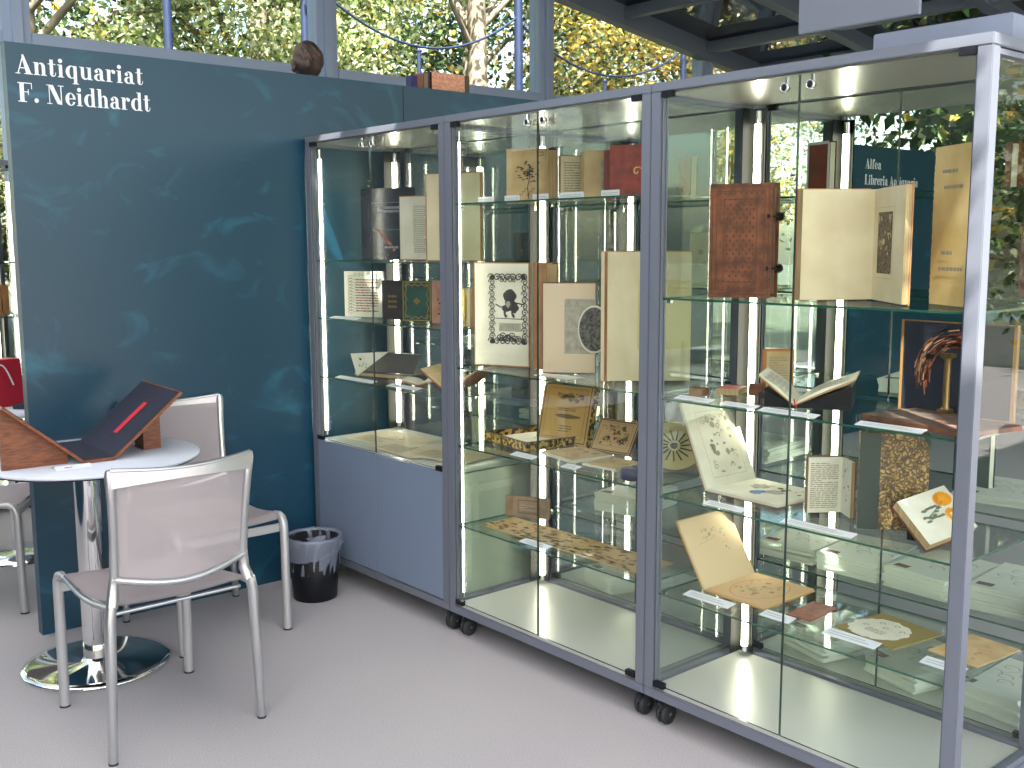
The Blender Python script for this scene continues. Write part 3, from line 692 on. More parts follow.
# prints on the deck
for i, (rx, ry, w, d, a, lab) in enumerate(((.11, .09, .36, .26, 4, 'leftmost large aged print lying on the deck above the grey doors'),
                                            (.36, .06, .34, .24, -3, 'second large aged print from the left on the deck above the grey doors'),
                                            (.60, .07, .33, .30, 8, 'rightmost large aged print lying on the deck above the grey doors'))):
    a = math.radians(a)
    flat_item(lab, (rx, ry), (rx + w * math.cos(a), ry + w * math.sin(a)), .637 + .0012 * i, d, .0008, PAGE, None,
              lambda mb, fr, w, h: (m_text(mb, fr, w * .1, h * .1, w * .6, h * .5, 6, INKL), m_scene(mb, fr, w * .3, h * .4, w * .85, h * .85, mat('faded_red', rgb(170, 110, 80), .8), 8, .08)), group='aged prints on the deck')
price_card('white caption card at the left end of the manuscript shelf', (.10, .04), (.30, .05), 1.1745, .03)
price_card('white caption card before the triangular leaf', (.14, .035), (.42, .045), .9150, .03)
price_card('white caption card right of centre on the triangular leaf shelf', (.52, .05), (.72, .06), .9150, .03)

# ------------------------------------------------------------------ second showcase
closed_book('book cover with a black botanical drawing on the highest shelf', (1.09, .22), (1.215, .31), 1.64, .20, .025, PAGET, EDGE, 'l', d_flower_ink, name='botanical_book')
closed_book('thin brown book standing just left of the middle door gap', (1.232, .285), (1.256, .27), 1.64, .19, .04, PAGET)
open_standing('open printed book standing right of the middle door gap up high', (1.335, .26), (1.395, .37), (1.445, .27), 1.64, .165, .012, TANCOV, PAGE, d_text(14), d_text(14))
closed_book('cream book with a curled spine in the highest shelf row', (1.445, .26), (1.50, .33), 1.64, .17, .03, PAGET)
closed_book('book with a grey engraved page left of the red book', (1.50, .22), (1.60, .32), 1.64, .168, .02, PAGET, EDGE, 'l', lambda mb, fr, w, h: (m_rect(mb, fr, w * .4, h * .1, w * .92, h * .8, GREYP), 'engraved_page')[-1])
closed_book('slim dark red book left of the broad red book', (1.615, .20), (1.655, .25), 1.64, .16, .02, mat('dark_red', rgb(120, 48, 40), .5))
closed_book('broad red cloth book at the right end of the highest shelf', (1.66, .18), (1.80, .29), 1.64, .172, .03, REDCOV, EDGE, 'l', lambda mb, fr, w, h: (m_curl(mb, fr, w * .5, h * .5, w * .1, GOLD, .0016, 1), 'cover_stamp')[-1])
for i, (a, b) in enumerate(((1.07, 1.16), (1.22, 1.30), (1.37, 1.45), (1.50, 1.62), (1.70, 1.78))):
    upright_card(['caption card under the botanical drawing', 'caption card at the middle door gap of the highest shelf', 'caption card under the high open book', 'widest caption card on the highest shelf', 'caption card under the broad red book'][i], a, b, .10, 1.64)
closed_book('large standing book with a framed woodcut on its page', (1.017, .12), (1.225, .21), 1.04, .385, .012, TANCOV, PAGEW, 'l',
            lambda mb, fr, w, h: (m_rect(mb, fr, .004, .004, w - .002, h - .004, PAGEW, .0004), d_woodcut(mb, Fr(fr.o, fr.u, fr.v, fr.n, .0012), w, h), 'woodcut_page')[-1], name='woodcut_book')
closed_book('thick brown page block standing right of the woodcut page', (1.235, .22), (1.345, .185), 1.04, .385, .05, TANCOV, EDGE, 'l', name='thick_book')
closed_book('standing book open at a round dark engraving', (1.385, .13), (1.53, .25), 1.04, .32, .015, BRLEATH, PAGE, 'l',
            lambda mb, fr, w, h: (m_rect(mb, fr, .004, .004, w - .002, h - .004, mat('pinkish_page', rgb(214, 196, 170), .8), .0004), d_oval(mb, Fr(fr.o, fr.u, fr.v, fr.n, .0011), w, h), 'engraved_page')[-1], name='engraving_book')
open_standing('tall open folio with cream pages by the second pillar', (1.66, .30), (1.685, .12), (1.88, .345), 1.04, .43, .012, TANCOV, PAGE, None,
              lambda mb, fr, w, h: m_rect(mb, fr, w * .40, h * .25, w * .98, h * .78, mat('buff_plate', rgb(206, 190, 140), .8)), name='open_folio')
flat_item('low pile of pale papers under the round engraving', (1.42, .06), (1.60, .08), 1.04, .06, .004, PAGEW, name='paper_sheet', cat='papers')
# gilt box with its lid
o = empty('gilt_box', 'open shallow box with gilt marbled sides on the middle shelf', 'box', L3(1.012, .17, .7456), math.radians(-8))
w, d, h = .29, .24, .034
mb = MB()
mb.box(0, 0, 0, w, d, .003, TANCOV); mb.box(0, 0, 0, w, .006, h, GILTM); mb.box(0, d - .006, 0, w, d, h, GILTM); mb.box(0, 0, 0, .006, d, h, GILTM); mb.box(w - .006, 0, 0, w, d, h, GILTM)
mb.box(-.002, -.002, h - .002, w + .002, .008, h, DKLEATH); mb.box(-.002, d - .008, h - .002, w + .002, d + .002, h, DKLEATH); mb.box(-.002, 0, h - .002, .008, d, h, DKLEATH); mb.box(w - .008, 0, h - .002, w + .002, d, h, DKLEATH)
mb.build('tray', o)
mb = MB(); mb.box(.03, .02, .003, w - .03, d - .02, .014, PAGEW); fr = Fr((.03, .02, .0142), (1, 0, 0), (0, 1, 0), (0, 0, 1)); m_scene(mb, fr, .1, .1, .2, .18, INK, 10, .1); mb.build('inner_booklet', o)
mb = MB(); mb.box(w - .04, .06, .0145, w - .03, .13, .022, BLACK, bev=.002); mb.build('clasp', o)
# tan box lid / book standing behind
def leaning_board(label, A, B, z, back, h, t, face, edge, decor, name, cat, brd=None):
    """bottom edge A->B, leaning away from the viewer by 'back' over height h"""
    ang = math.atan2(B[1] - A[1], B[0] - A[0]); w = math.hypot(B[0] - A[0], B[1] - A[1])
    L = math.hypot(back, h)
    o = empty(name, label, cat, L3(A[0], A[1], z + .0008), 0); o.rotation_euler = (-math.atan2(back, h), 0, ang)
    mb = MB(); mb.box(0, 0, .0, w, t, L, edge); mb.poly([(.002, -.0003, .002), (w - .002, -.0003, .002), (w - .002, -.0003, L - .002), (.002, -.0003, L - .002)], face); mb.build('board', o)
    mb = MB(); fr = Fr((0, -.0003, 0), (1, 0, 0), (0, 0, 1), (0, -1, 0)); decor(mb, fr, w, L); mb.build('printed_image', o)
    # hinged strut
    mb = MB(); hh = L * .5; k = math.sin(math.atan2(back, h)); mb.prism([(w * .35, t, hh), (w * .65, t, hh), (w * .65, t + .002, hh), (w * .35, t + .002, hh)], (0, hh * k * .0 + .0, .004), edge)
    mb.build('strut', o)
    return o
def d_lid(mb, fr, w, h):
    B1 = mat('sepia_print', rgb(112, 92, 60), .8)
    m_frame(mb, fr, w * .05, h * .04, w * .95, h * .96, .003, BLACK)
    m_frame(mb, fr, w * .12, h * .10, w * .88, h * .90, .0015, B1)
    m_scene(mb, fr, w * .3, h * .66, w * .85, h * .84, B1, 22, .12); m_blob(mb, fr, w * .55, h * .45, w * .28, h * .04, B1, .3, 20)
    m_text(mb, fr, w * .36, h * .54, w * .7, h * .6, 2, B1); m_text(mb, fr, w * .42, h * .2, w * .66, h * .32, 3, B1)
leaning_board('tan lid with a sepia title print standing behind the gilt box', (1.15, .31), (1.385, .35), .745, .06, .225, .03, mat('tan_print_ground', rgb(190, 156, 92), .6), GILTM, d_lid, 'box_lid', 'box lid')
def d_small(mb, fr, w, h):
    B1 = mat('sepia_print', rgb(112, 92, 60), .8); R2 = mat('rust_print', rgb(130, 76, 48), .8)
    m_frame(mb, fr, w * .04, h * .05, w * .96, h * .95, .003, BLACK); m_frame(mb, fr, w * .12, h * .2, w * .88, h * .88, .001, B1)
    m_scene(mb, fr, w * .14, h * .22, w * .86, h * .86, B1, 26, .1); m_scene(mb, fr, w * .2, h * .3, w * .8, h * .7, R2, 10, .1); m_scene(mb, fr, w * .14, h * .22, w * .86, h * .5, INK, 12, .08)
leaning_board('small leaning board with a crowded figure print', (1.42, .33), (1.60, .35), .745, .07, .11, .010, mat('tan_print_ground2', rgb(198, 166, 118), .6), BRLEATH, d_small, 'picture_board', 'picture')
def d_plates(mb, fr, w, h): m_scene(mb, fr, w * .1, h * .1, w * .9, h * .9, mat('soft_print', rgb(150, 128, 96), .8), 12, .12)
flat_item('flat picture booklet with a pale cover before the small leaning board', (1.37, .14), (1.56, .11), .745, .17, .012, PAGET, PAGEW, d_plates, 'picture_booklet', 'booklet')
flat_item('thin booklet with a figure print by the second pillar on the middle shelf', (1.60, .12), (1.75, .13), .745, .15, .008, PAGET, PAGEW, d_plates, 'picture_booklet', 'booklet')
price_card('caption card before the pale picture booklet', (1.30, .05), (1.42, .05), .745)
price_card('caption card between the two picture booklets', (1.57, .045), (1.64, .045), .745)
# dark oval map seen through the glass by the second pillar
def d_map(mb, fr, w, h):
    m_blob(mb, fr, w * .5, h * .5, w * .46, h * .46, mat('map_paper', rgb(222, 206, 150), .7), .0, 36); E2 = Fr(fr.o, fr.u, fr.v, fr.n, .0016)
    for i in range(15):
        a = 2 * PI * i / 15; m_line(mb, E2, [(w * .5 + w * .1 * math.cos(a), h * .5 + h * .1 * math.sin(a)), (w * .5 + w * .3 * math.cos(a + .1), h * .5 + h * .3 * math.sin(a + .1))], .005, INK)
    m_blob(mb, E2, w * .5, h * .5, w * .07, h * .07, INK, .3)
leaning_board('dark board with a pale oval spider drawing beside the second pillar', (1.80, .20), (1.955, .34), .745, .03, .17, .01, DKLEATH, DKLEATH, d_map, 'picture_board', 'picture')
mb = MB(); mb.lathe([(0, 0), (.036, 0), (.04, .006), (.04, .03), (.036, .034), (0, .034)], mat('navy_tin', rgb(40, 46, 84), .4), 28); o = mb.build('round_tin'); o.location = L3(1.86, .09, .7456); tag(o, 'dark blue round tin cut off by the second pillar on the middle shelf', 'tin')
# lower shelf of the second case
def d_wallet(mb, fr, w, h): m_frame(mb, fr, w * .3, h * .22, w * .75, h * .85, .003, DKLEATH); m_text(mb, fr, w * .36, h * .35, w * .7, h * .7, 3, INKL); return 'pasted_label'
closed_book('small brown oblong wallet standing on the fourth shelf', (1.05, .24), (1.215, .32), .44, .08, .02, mat('worn_brown', rgb(150, 122, 92), .7, noise=20, col2=rgb(120, 96, 74)), decor=d_wallet, name='leather_wallet', cat='wallet')
def d_scroll(mb, fr, w, h):
    G = [mat('scroll_dark', rgb(88, 76, 52), .8), mat('scroll_green', rgb(112, 116, 84), .8), mat('scroll_brown', rgb(138, 104, 66), .8)]
    for i in range(170):
        a = random.uniform(.01, w - .02); b = h * (random.random() ** 1.6) * .92 + .002
        m_blob(mb, fr, a, b, random.uniform(.008, .03), random.uniform(.004, .012), random.choice(G), .6, 9)
flat_item('long painted panorama strip lying along the fourth shelf', (1.10, .08), (1.90, .085), .44, .165, .003, mat('scroll_paper', rgb(208, 180, 128), .8, noise=12, col2=rgb(186, 156, 104)), None, d_scroll, 'painted_scroll', 'scroll', part='painted_landscape')
price_card('caption card at the middle door gap before the panorama strip', (1.36, .04), (1.50, .04), .44)

# ------------------------------------------------------------------ third showcase
o = closed_book('large tooled brown leather book with metal clasps on its fore edge', (2.110, .14), (2.285, .205), 1.335, .33, .075, BRLEATH, mat('grey_brown_edges', rgb(150, 128, 104), .8, noise=60, col2=rgb(104, 86, 70), stretch=(1, 1, .1)), 'l', d_tooled, name='tooled_book', inset=.010)
mb = MB(); mb.box(.001, .0755, 0, .186, .079, .332, DKLEATH); mb.build('rear_board', o)
IC = mat('iron_clasp', rgb(44, 36, 34), .4, .5)
for z in (.085, .235):
    mb = MB(); mb.box(.172, -.002, z - .006, .180, .002, z + .006, IC); mb.tube([(.180, .0, z), (.1875, .02, z), (.1885, .05, z), (.187, .078, z)], .003, IC, 8)
    mb.tube([(.190, .052, z), (.191, .066, z), (.190, .080, z)], [.006, .014, .011], IC, 10); mb.build('clasp', o)
def d_wc2(mb, fr, w, h):
    DK = mat('engraved_dark2', rgb(70, 60, 52), .8, noise=120, col2=rgb(130, 112, 90))
    m_rect(mb, fr, w * .16, h * .25, w * .62, h * .78, DK); E2 = Fr(fr.o, fr.u, fr.v, fr.n, .0016); m_scene(mb, E2, w * .17, h * .4, w * .61, h * .77, PAGET, 16, .14); m_frame(mb, fr, w * .12, h * .21, w * .66, h * .82, .0008, INKL)
open_standing('large open book with cream pages and a woodcut on the right page', (2.425, .14), (2.545, .31), (2.735, .135), 1.335, .307, .016, mat('light_brown_cover', rgb(176, 124, 86), .6), PAGE, None, d_wc2, name='open_book', tl=.028)
def d_vel(mb, fr, w, h):
    for y, a, b in ((.83, .2, .8), (.73, .25, .7), (.32, .25, .6), (.22, .2, .75)):
        m_text(mb, fr, w * a, h * y, w * b, h * (y + .022), 1, INKL, 1)
    return 'faded_title'
o = closed_book('tall narrow yellow vellum book by the corner post', (2.735, .27), (2.90, .165), 1.335, .40, .02, VELLUM, VELLUM, 'l', d_vel, name='vellum_book')
mb = MB()
for k in range(22): mb.box(-.003 - .004 * random.random(), .002, .012 + k * .0175, .004, .018, .012 + k * .0175 + random.uniform(.008, .016), VELLUM)
mb.build('ragged_edge', o)
closed_book('tiny dark brown book near the left end of the second shelf', (2.081, .095), (2.125, .105), 1.035, .027, .05, mat('worn_brown', rgb(150, 122, 92), .7), BRLEATH, name='miniature_book')
flat_item('small red book lying left of the light tube', (2.10, .20), (2.165, .225), 1.035, .10, .018, REDCOV, EDGE, name='miniature_book', cat='book')
closed_book('tiny reddish brown book standing beside the light tube', (2.185, .25), (2.225, .265), 1.035, .036, .03, BRLEATH, name='miniature_book')
closed_book('tiny dark book lying right of the light tube', (2.245, .22), (2.285, .24), 1.035, .02, .05, DKLEATH, name='miniature_book')
closed_book('small upright book with an orange brown frame behind the book on the black cradle', (2.175, .33), (2.24, .40), 1.035, .135, .014, mat('orange_brown', rgb(176, 112, 62), .5), PAGE, 'r',
            lambda mb, fr, w, h: (m_rect(mb, fr, w * .12, h * .06, w * .88, h * .95, PAGET), m_text(mb, Fr(fr.o, fr.u, fr.v, fr.n, .0014), w * .2, h * .15, w * .8, h * .85, 12, INKL), 'text_panel')[-1])
o = empty('book_cradle', 'black cradle holding the open book on the second shelf', 'book stand', L3(2.435, .12, 1.0356), math.radians(28))
mb = MB(); mb.prism([(-.085, .03, 0), (.15, .03, 0), (.15, .03, .066), (0, .03, .008), (-.085, .03, .050)], (0, .16, 0), BLACK); mb.build('cradle_block', o)
o = low_v_book('old book lying open on a black cradle with a red ribbon', 2.435, .12, 1.035, .098, .19, .078, mat('ochre_cover', rgb(170, 132, 84), .6), PAGEW, math.radians(28), .008, INKL, stand=.010, asym=1.65)
mb = MB(); mb.tube([(0, -.002, .03), (.004, -.012, .018), (.010, -.016, .010)], .002, REDC, 6); mb.build('ribbon', o)
def d_tools(mb, fr, w, h):
    m_scene(mb, fr, w * .1, h * .15, w * .6, h * .85, mat('dull_blue_print', rgb(92, 92, 100), .7), 8, .1); m_scene(mb, fr, w * .35, h * .15, w * .95, h * .85, mat('dull_red_print', rgb(150, 96, 76), .7), 10, .1)
flat_item('wide flat dark board with a faded print before the feather picture', (2.635, .135), (2.955, .06), 1.035, .20, .012, mat('board_brown', rgb(98, 80, 70), .6, noise=14, col2=rgb(80, 66, 62)), BRLEATH, d_tools, 'printed_board', 'picture')
o = empty('feather_picture', 'dark upright picture of a curved coloured feather in a thin wooden frame', 'picture', L3(2.625, .345, 1.0352), 0)
w, h = .31, .25
mb = MB(); mb.box(0, 0, 0, w, .010, h, mat('feather_ground', rgb(44, 48, 60), .35)); mb.build('picture_panel', o)
mb = MB(); WF = mat('thin_wood_frame', rgb(150, 112, 66), .5)
mb.box(-.003, -.003, 0, .003, .011, h, WF); mb.box(w - .006, -.003, 0, w + .003, .011, h, WF); mb.box(0, -.003, -.0, w, .011, .003, WF); mb.box(0, -.003, h - .003, w, .011, h, WF); mb.build('picture_frame', o)
mb = MB(); fr = Fr((0, 0, 0), (1, 0, 0), (0, 0, 1), (0, -1, 0))
FC = [mat('feather_rust', rgb(182, 100, 72), .7), mat('feather_pale', rgb(214, 164, 130), .7), mat('feather_brown', rgb(124, 76, 58), .7)]
for i in range(130):
    t = random.random(); r = .078 + random.uniform(-.02, .022); a = PI * (.30 + .75 * t); cx, cz = .155, .115
    x, z = cx + r * math.cos(a) * 1.15, cz + r * math.sin(a) * 1.15
    tx, tz = -math.sin(a), math.cos(a); m_line(mb, fr, [(x, z), (x + tx * .03, z + tz * .03 - .006)], .003, FC[i % 3])
m_blob(mb, fr, .075, .155, .012, .01, mat('feather_teal', rgb(44, 112, 110), .6), .3)
m_line(mb, fr, [(.075, .12), (.068, .08), (.072, .05)], .004, FC[0])
mb.build('painted_feather', o)
o = empty('brass_column', 'small brass column on a square foot before the feather picture', 'ornament', L3(2.775, .31, 1.0356))
mb = MB(); BR = mat('aged_brass', rgb(128, 104, 66), .35, .7)
mb.box(-.022, -.022, 0, .022, .022, .012, BR, bev=.002); mb.box(-.017, -.017, .012, .017, .017, .022, BR, bev=.002); mb.build('foot', o)
mb = MB(); mb.lathe([(.013, .022), (.009, .03), (.009, .15), (.013, .158)], BR, 18); mb.build('shaft', o)
mb = MB(); mb.box(-.016, -.016, .158, .016, .016, .170, BR, bev=.002); mb.build('capital', o)
for i, (a, b, y, t) in enumerate(((2.07, 2.20, .04, 'caption card before the tiny dark brown book'), (2.24, 2.36, .04, 'caption card below the light tube on the second shelf'), (2.38, 2.56, .03, 'caption card before the black cradle'), (2.68, 2.86, .028, 'long bright caption card before the wide flat board'))):
    price_card(t, (a, y), (b, y), 1.035, .03)
def d_album1(mb, fr, w, h):
    m_frame(mb, fr, w * .2, h * .12, w * .85, h * .86, .001, INKL); m_scene(mb, fr, w * .25, h * .5, w * .8, h * .82, INKL, 24, .1); m_scene(mb, fr, w * .25, h * .15, w * .8, h * .5, INKL, 18, .12)
def d_album2(mb, fr, w, h):
    Bl = mat('blue_wash', rgb(92, 122, 160), .8)
    m_blob(mb, fr, w * .32, h * .62, w * .16, h * .16, GREYP, .4); m_blob(mb, fr, w * .46, h * .35, w * .1, h * .16, Bl, .4); m_blob(mb, fr, w * .6, h * .5, w * .14, h * .15, GREYP, .4); m_scene(mb, fr, w * .35, h * .55, w * .9, h * .85, mat('sepia_print', rgb(112, 92, 60), .8), 16, .08)
album('open album with a raised engraved leaf and a blue tinted plate', (2.105, .16), (2.115, .40), .735, .27, .118, .262, .008, mat('brown_binding', rgb(134, 104, 78), .6), PAGEW, PAGEW, d_album1, d_album2)
open_standing('small brown book standing open in the middle of the third shelf', (2.455, .165), (2.515, .245), (2.575, .20), .735, .165, .009, mat('dull_brown_cover', rgb(122, 98, 78), .6), PAGEW, d_text(24, INKL, .1), d_sketch(12, INKL, .15, .85))
def d_qb(mb, fr, w, h): m_rect(mb, fr, 0, 0, w * .30, h, mat('green_leather', rgb(30, 48, 42), .45)); m_poly = [fr.p(w * .86, h), fr.p(w, h), fr.p(w, h * .86)]; mb.poly(m_poly, MATS['green_leather']); return 'leather_quarter'
closed_book('tall marbled book with a dark green spine on the third shelf', (2.635, .135), (2.775, .24), .735, .262, .035, MARBLE, EDGE, 'l', d_qb, name='marbled_book')
# open flower book tilted
o = empty('flower_book', 'open book tilted up showing an orange flower with grey leaves', 'open book', L3(2.868, .085, .7356), 0)
P0 = Vector((0, 0, .012)); U = Vector((-.115, .03, .088)); V = Vector((.03, .19, .02))
N = V.cross(U).normalized(); N = N if N.z > 0 else -N
mb = MB(); q4 = [P0, P0 + V, P0 + V + U * 1.0, P0 + U]
mb.prism([tuple(p - N * .026) for p in q4], tuple(N * .004), BRLEATH); mb.build('cover', o)
mb = MB(); q5 = [P0 + U * .02 + V * .01, P0 + V * .99 + U * .02, P0 + V * .99 + U * .98, P0 + U * .98 + V * .01]
mb.prism([tuple(p - N * .021) for p in q5], tuple(N * .0208), EDGE); mb.poly([tuple(p + N * .0003) for p in q5], PAGEW); mb.build('page_block', o)
mb = MB(); fr = Fr(P0 + U, V, -U, N, .0016); w, h = V.length, U.length
OR = mat('orange_petals', rgb(226, 154, 42), .7); LG = mat('grey_green_leaf', rgb(108, 118, 100), .8)
m_line(mb, fr, [(w * .30, h * .52), (w * .52, h * .42), (w * .74, h * .30)], .003, LG)
for i in range(14): m_blob(mb, fr, w * (.26 + .026 * i), h * (.50 - .005 * i + .12 * math.sin(i * 2.2)), .013, .005, LG, .4)
for i in range(14): a = PI * i / 7; m_blob(mb, fr, w * .77 + .026 * math.cos(a), h * .26 + .017 * math.sin(a), .009, .007, OR, .2)
m_blob(mb, fr, w * .77, h * .26, .022, .013, OR, .1)
for i in range(8): a = PI * i / 4; m_blob(mb, fr, w * .74 + .014 * math.cos(a), h * .60 + .014 * math.sin(a), .010, .008, OR, .2)
mb.build('flower_plate', o)
mb = MB(); mb.prism([(-.09, .05, 0), (-.03, .06, 0), (-.03, .06, .022), (-.09, .05, .058)], (.03, .11, 0), BLACK); mb.build('support', o)
for a, b, t in ((2.19, 2.33, 'caption card before the open album'), (2.46, 2.68, 'long caption card before the small brown open book')):
    price_card(t, (a, .035), (b, .035), .735, .03)
def d_op2(mb, fr, w, h): m_scene(mb, fr, w * .28, h * .62, w * .62, h * .8, INKL, 14, .08); m_line(mb, fr, [(w * .2, h * .6), (w * .5, h * .64)], .001, INKL); m_scene(mb, fr, w * .64, h * .3, w * .74, h * .8, INKL, 10, .2)
def d_op3(mb, fr, w, h):
    RR = mat('rust_line', rgb(170, 104, 80), .8)
    m_line(mb, fr, [(w * .5 + w * .36 * math.cos(2 * PI * i / 36), h * .5 + h * .42 * math.sin(2 * PI * i / 36)) for i in range(37)], .0018, RR)
    m_scene(mb, fr, w * .25, h * .25, w * .75, h * .75, mat('pale_green_print', rgb(150, 152, 124), .8), 16, .12); m_scene(mb, fr, w * .2, h * .2, w * .8, h * .8, mat('soft_print', rgb(150, 128, 96), .8), 14, .1)
album('open tan book with a raised page and a round print on the lowest shelf', (2.128, .132), (2.129, .388), .43, .222, .118, .198, .006, mat('gold_edge_cover', rgb(178, 142, 82), .5), mat('beige_page', rgb(212, 192, 156), .8), mat('tan_print_ground3', rgb(204, 172, 126), .8), d_op2, d_op3)
flat_item('small reddish brown marbled square on the lowest shelf', (2.412, .148), (2.492, .154), .43, .155, .003, mat('rust_marble', rgb(150, 82, 60), .5, noise=40, col2=rgb(116, 60, 44)), None, d_sketch(6, BRLEATH), 'marbled_sheet', 'sheet')
def d_orn(mb, fr, w, h):
    m_blob(mb, fr, w * .42, h * .42, w * .44, h * .44, PAGEW, .12, 40); E2 = Fr(fr.o, fr.u, fr.v, fr.n, .0016)
    for x, y in ((.3, .62), (.5, .68), (.68, .56), (.2, .4), (.45, .5)): m_curl(mb, E2, w * x, h * y, w * .05, INK, .0018, 1)
    m_text(mb, E2, w * .3, h * .25, w * .6, h * .4, 3, INKL)
flat_item('olive board with a scalloped white label on the lowest shelf', (2.556, .17), (2.753, .135), .43, .20, .003, mat('olive_board', rgb(140, 124, 72), .7), None, d_orn, 'title_board', 'print')
flat_item('aged yellow print lying near the corner post on the lowest shelf', (2.815, .20), (2.955, .185), .43, .20, .002, mat('aged_yellow', rgb(206, 178, 128), .8, noise=16, col2=rgb(182, 150, 100)), None, d_sketch(16, TANCOV), 'aged_print', 'print')
for a, b, t, y in ((2.10, 2.27, 'caption card before the open tan book', .06), (2.36, 2.46, 'caption card before the small reddish square', .09), (2.56, 2.72, 'caption card before the olive board', .10), (2.84, 2.95, 'caption card at the corner post before the aged yellow print', .11)):
    price_card(t, (a, y), (b, y), .43, .04)

# ------------------------------------------------------------------ back row: white catalogues, red books
CATW = mat('catalogue_white', rgb(240, 240, 232), .6); STAMP = mat('brown_stamp', rgb(120, 92, 84), .7)
def make_catalogue(w=.21, d=.29, t=.008):
    o = empty('catalogue', '', 'catalogue')
    mb = MB(); mb.box(0, 0, 0, w, d, t, CATW, bev=.001); mb.build('booklet', o)
    return o
proto = make_catalogue(); used = [False]
CATW2 = MB(); fr = Fr((0, 0, .0), (1, 0, 0), (0, 1, 0), (0, 0, 1), .0004); m_rect(CATW2, fr, .015, .02, .062, .05, STAMP)
for i in range(7): m_curl(CATW2, fr, .045 + .022 * i, .15 + .06 * math.sin(i * 1.7), .03, INKL, .0026, .9)
m_line(CATW2, fr, [(.03, .1), (.1, .2), (.19, .22)], .0012, INKL)
covermesh = None
def stack(n, rx, ry, z, rot, desc, lowz=0, w=1):
    global covermesh
    for k in range(n):
        o = proto if not used[0] else copy_tree(proto); used[0] = True
        o.location = L3(rx + random.uniform(-.006, .006), ry + random.uniform(-.005, .005), z + .0006 + k * .0083)
        o.rotation_euler = (0, 0, rot + random.uniform(-.05, .05))
        if k == n - 1:
            if covermesh is None: c = CATW2.build('cover_drawing', o); covermesh = c.data
            else: c = bpy.data.objects.new('cover_drawing', covermesh); COL.objects.link(c); c.parent = o
            c.location = (0, 0, .0081)
            tag(o, 'stamped white catalogue, topmost of the stack ' + desc, 'catalogue', 'top catalogues of the stacks')
        else: tag(o, 'plain white catalogue within the stack ' + desc, 'catalogue', 'catalogues in the stack ' + desc)
proto.children[0]
stack(9, 1.22, .56, .44, .15, 'low behind the central case')
stack(8, 1.17, .56, .137, -.3, 'on the floor behind the central case')
stack(6, 2.00, .56, .44, .1, 'behind the open tan book')
stack(7, 2.235, .56, .44, .05, 'behind the flower book at left')
stack(8, 2.47, .57, .44, -.08,
 'right of the flower book')
stack(9, 2.74, .56, .44, .05, 'behind the corner post at shelf height')
stack(8, 2.09, .60, .137, -.25, 'low behind the small reddish square')
stack(7, 2.40, .60, .137, -.28, 'low behind the olive board')
stack(9, 2.70, .58, .137, -.1, 'low behind the corner post')
stack(6, 1.80, .58, .745, .1, 'behind the raised album leaf')
stack(5, 2.42, .58, 1.04, .2, 'behind the open book on the black cradle')
stack(3, 2.66, .60, .745, .15, 'behind the marbled book')
stack(5, .72, .60, .745, .1, 'seen through the case with grey doors')
stack(7, .52, .57, .915 + .125, .1, 'beside the tube behind the case with grey doors')
stack(4, .30, .60, 1.04, .2, 'behind the green gilt book')
for i, (x, w, h, lab) in enumerate(((1.58, .07, .16, 'red book standing behind the glass left of the second light tube'), (2.115, .095, .17, 'red fronted book in a pale frame behind the middle door gap'),
        (2.752, .026, .125, 'slim red book seen just right of the corner post'), (2.786, .055, .13, 'broader red book at the far right edge behind the corner post'))):
    closed_book(lab, (x, .62), (x + w, .60), 1.64, h, .03, REDCOV, PAGEW, 'l', (lambda mb, fr, w, h: (m_frame(mb, fr, .004, .004, w - .004, h - .004, .009, WHITE), m_scene(mb, fr, w * .2, h * .2, w * .8, h * .8, BRLEATH, 12, .1), 'cover_print')[-1]) if i == 1 else None)
for i, (x, z, w, h, M_, lab) in enumerate(((2.765, 1.34, .035, .22, REDCOV, 'red book below the bright shelf at the right picture edge'), (2.81, 1.34, .05, .2, TANCOV, 'tan book below the bright shelf at the right picture edge'),
        (2.60, .745, .12, .2, GREENCOV, 'green book standing in the back row behind the marbled book'), (1.55, 1.34, .14, .19, PAGEW, 'pale framed print in the back row of the central case'),
        (.55, 1.34, .12, .2, DKLEATH, 'dark book in the back row behind the case with grey doors'))):
    closed_book(lab, (x, .72), (x + w, .70), z, h, .03, M_, PAGEW, 'l', d_sketch(8, INKL))
# grey box on top of the nearest case
mb = MB(); GB = mat('grey_board', rgb(120, 130, 152), .5); mb.box(0, 0, 0, .36, .08, .075, GB, bev=.003); o = mb.build('header_board'); o.location = L3(2.585, .20, 1.9536); tag(o, 'long grey board lying on top of the nearest showcase', 'board')
mb = MB(); mb.prism([(0, 0, 0), (.10, .02, 0), (.12, .06, .012), (.02, .05, .010)], (0, 0, .002), WHITE); o = mb.build('folded_leaflet'); o.location = L3(.72, .18, 1.9535); tag(o, 'white folded leaflet on top of the case with grey doors', 'leaflet')
mb = MB(); mb.box(0, 0, 0, .62, .03, .55, mat('hanging_panel_grey', rgb(140, 148, 170), .6), bev=.004); o = mb.build('hanging_panel'); o.location = (-3.12, 4.5, 2.49)
hp = empty('hanging_sign', 'plain grey panel hanging from the roof at top right', 'hanging panel', (0, 0, 0)); o.parent = hp
mb = MB()
for x in (-3.02, -2.6): mb.tube([(x, 4.515, 3.03), (x, 4.515, roofz(4.515) - .02)], .006, CHROME, 8)
mb.build('suspension_rod', hp)

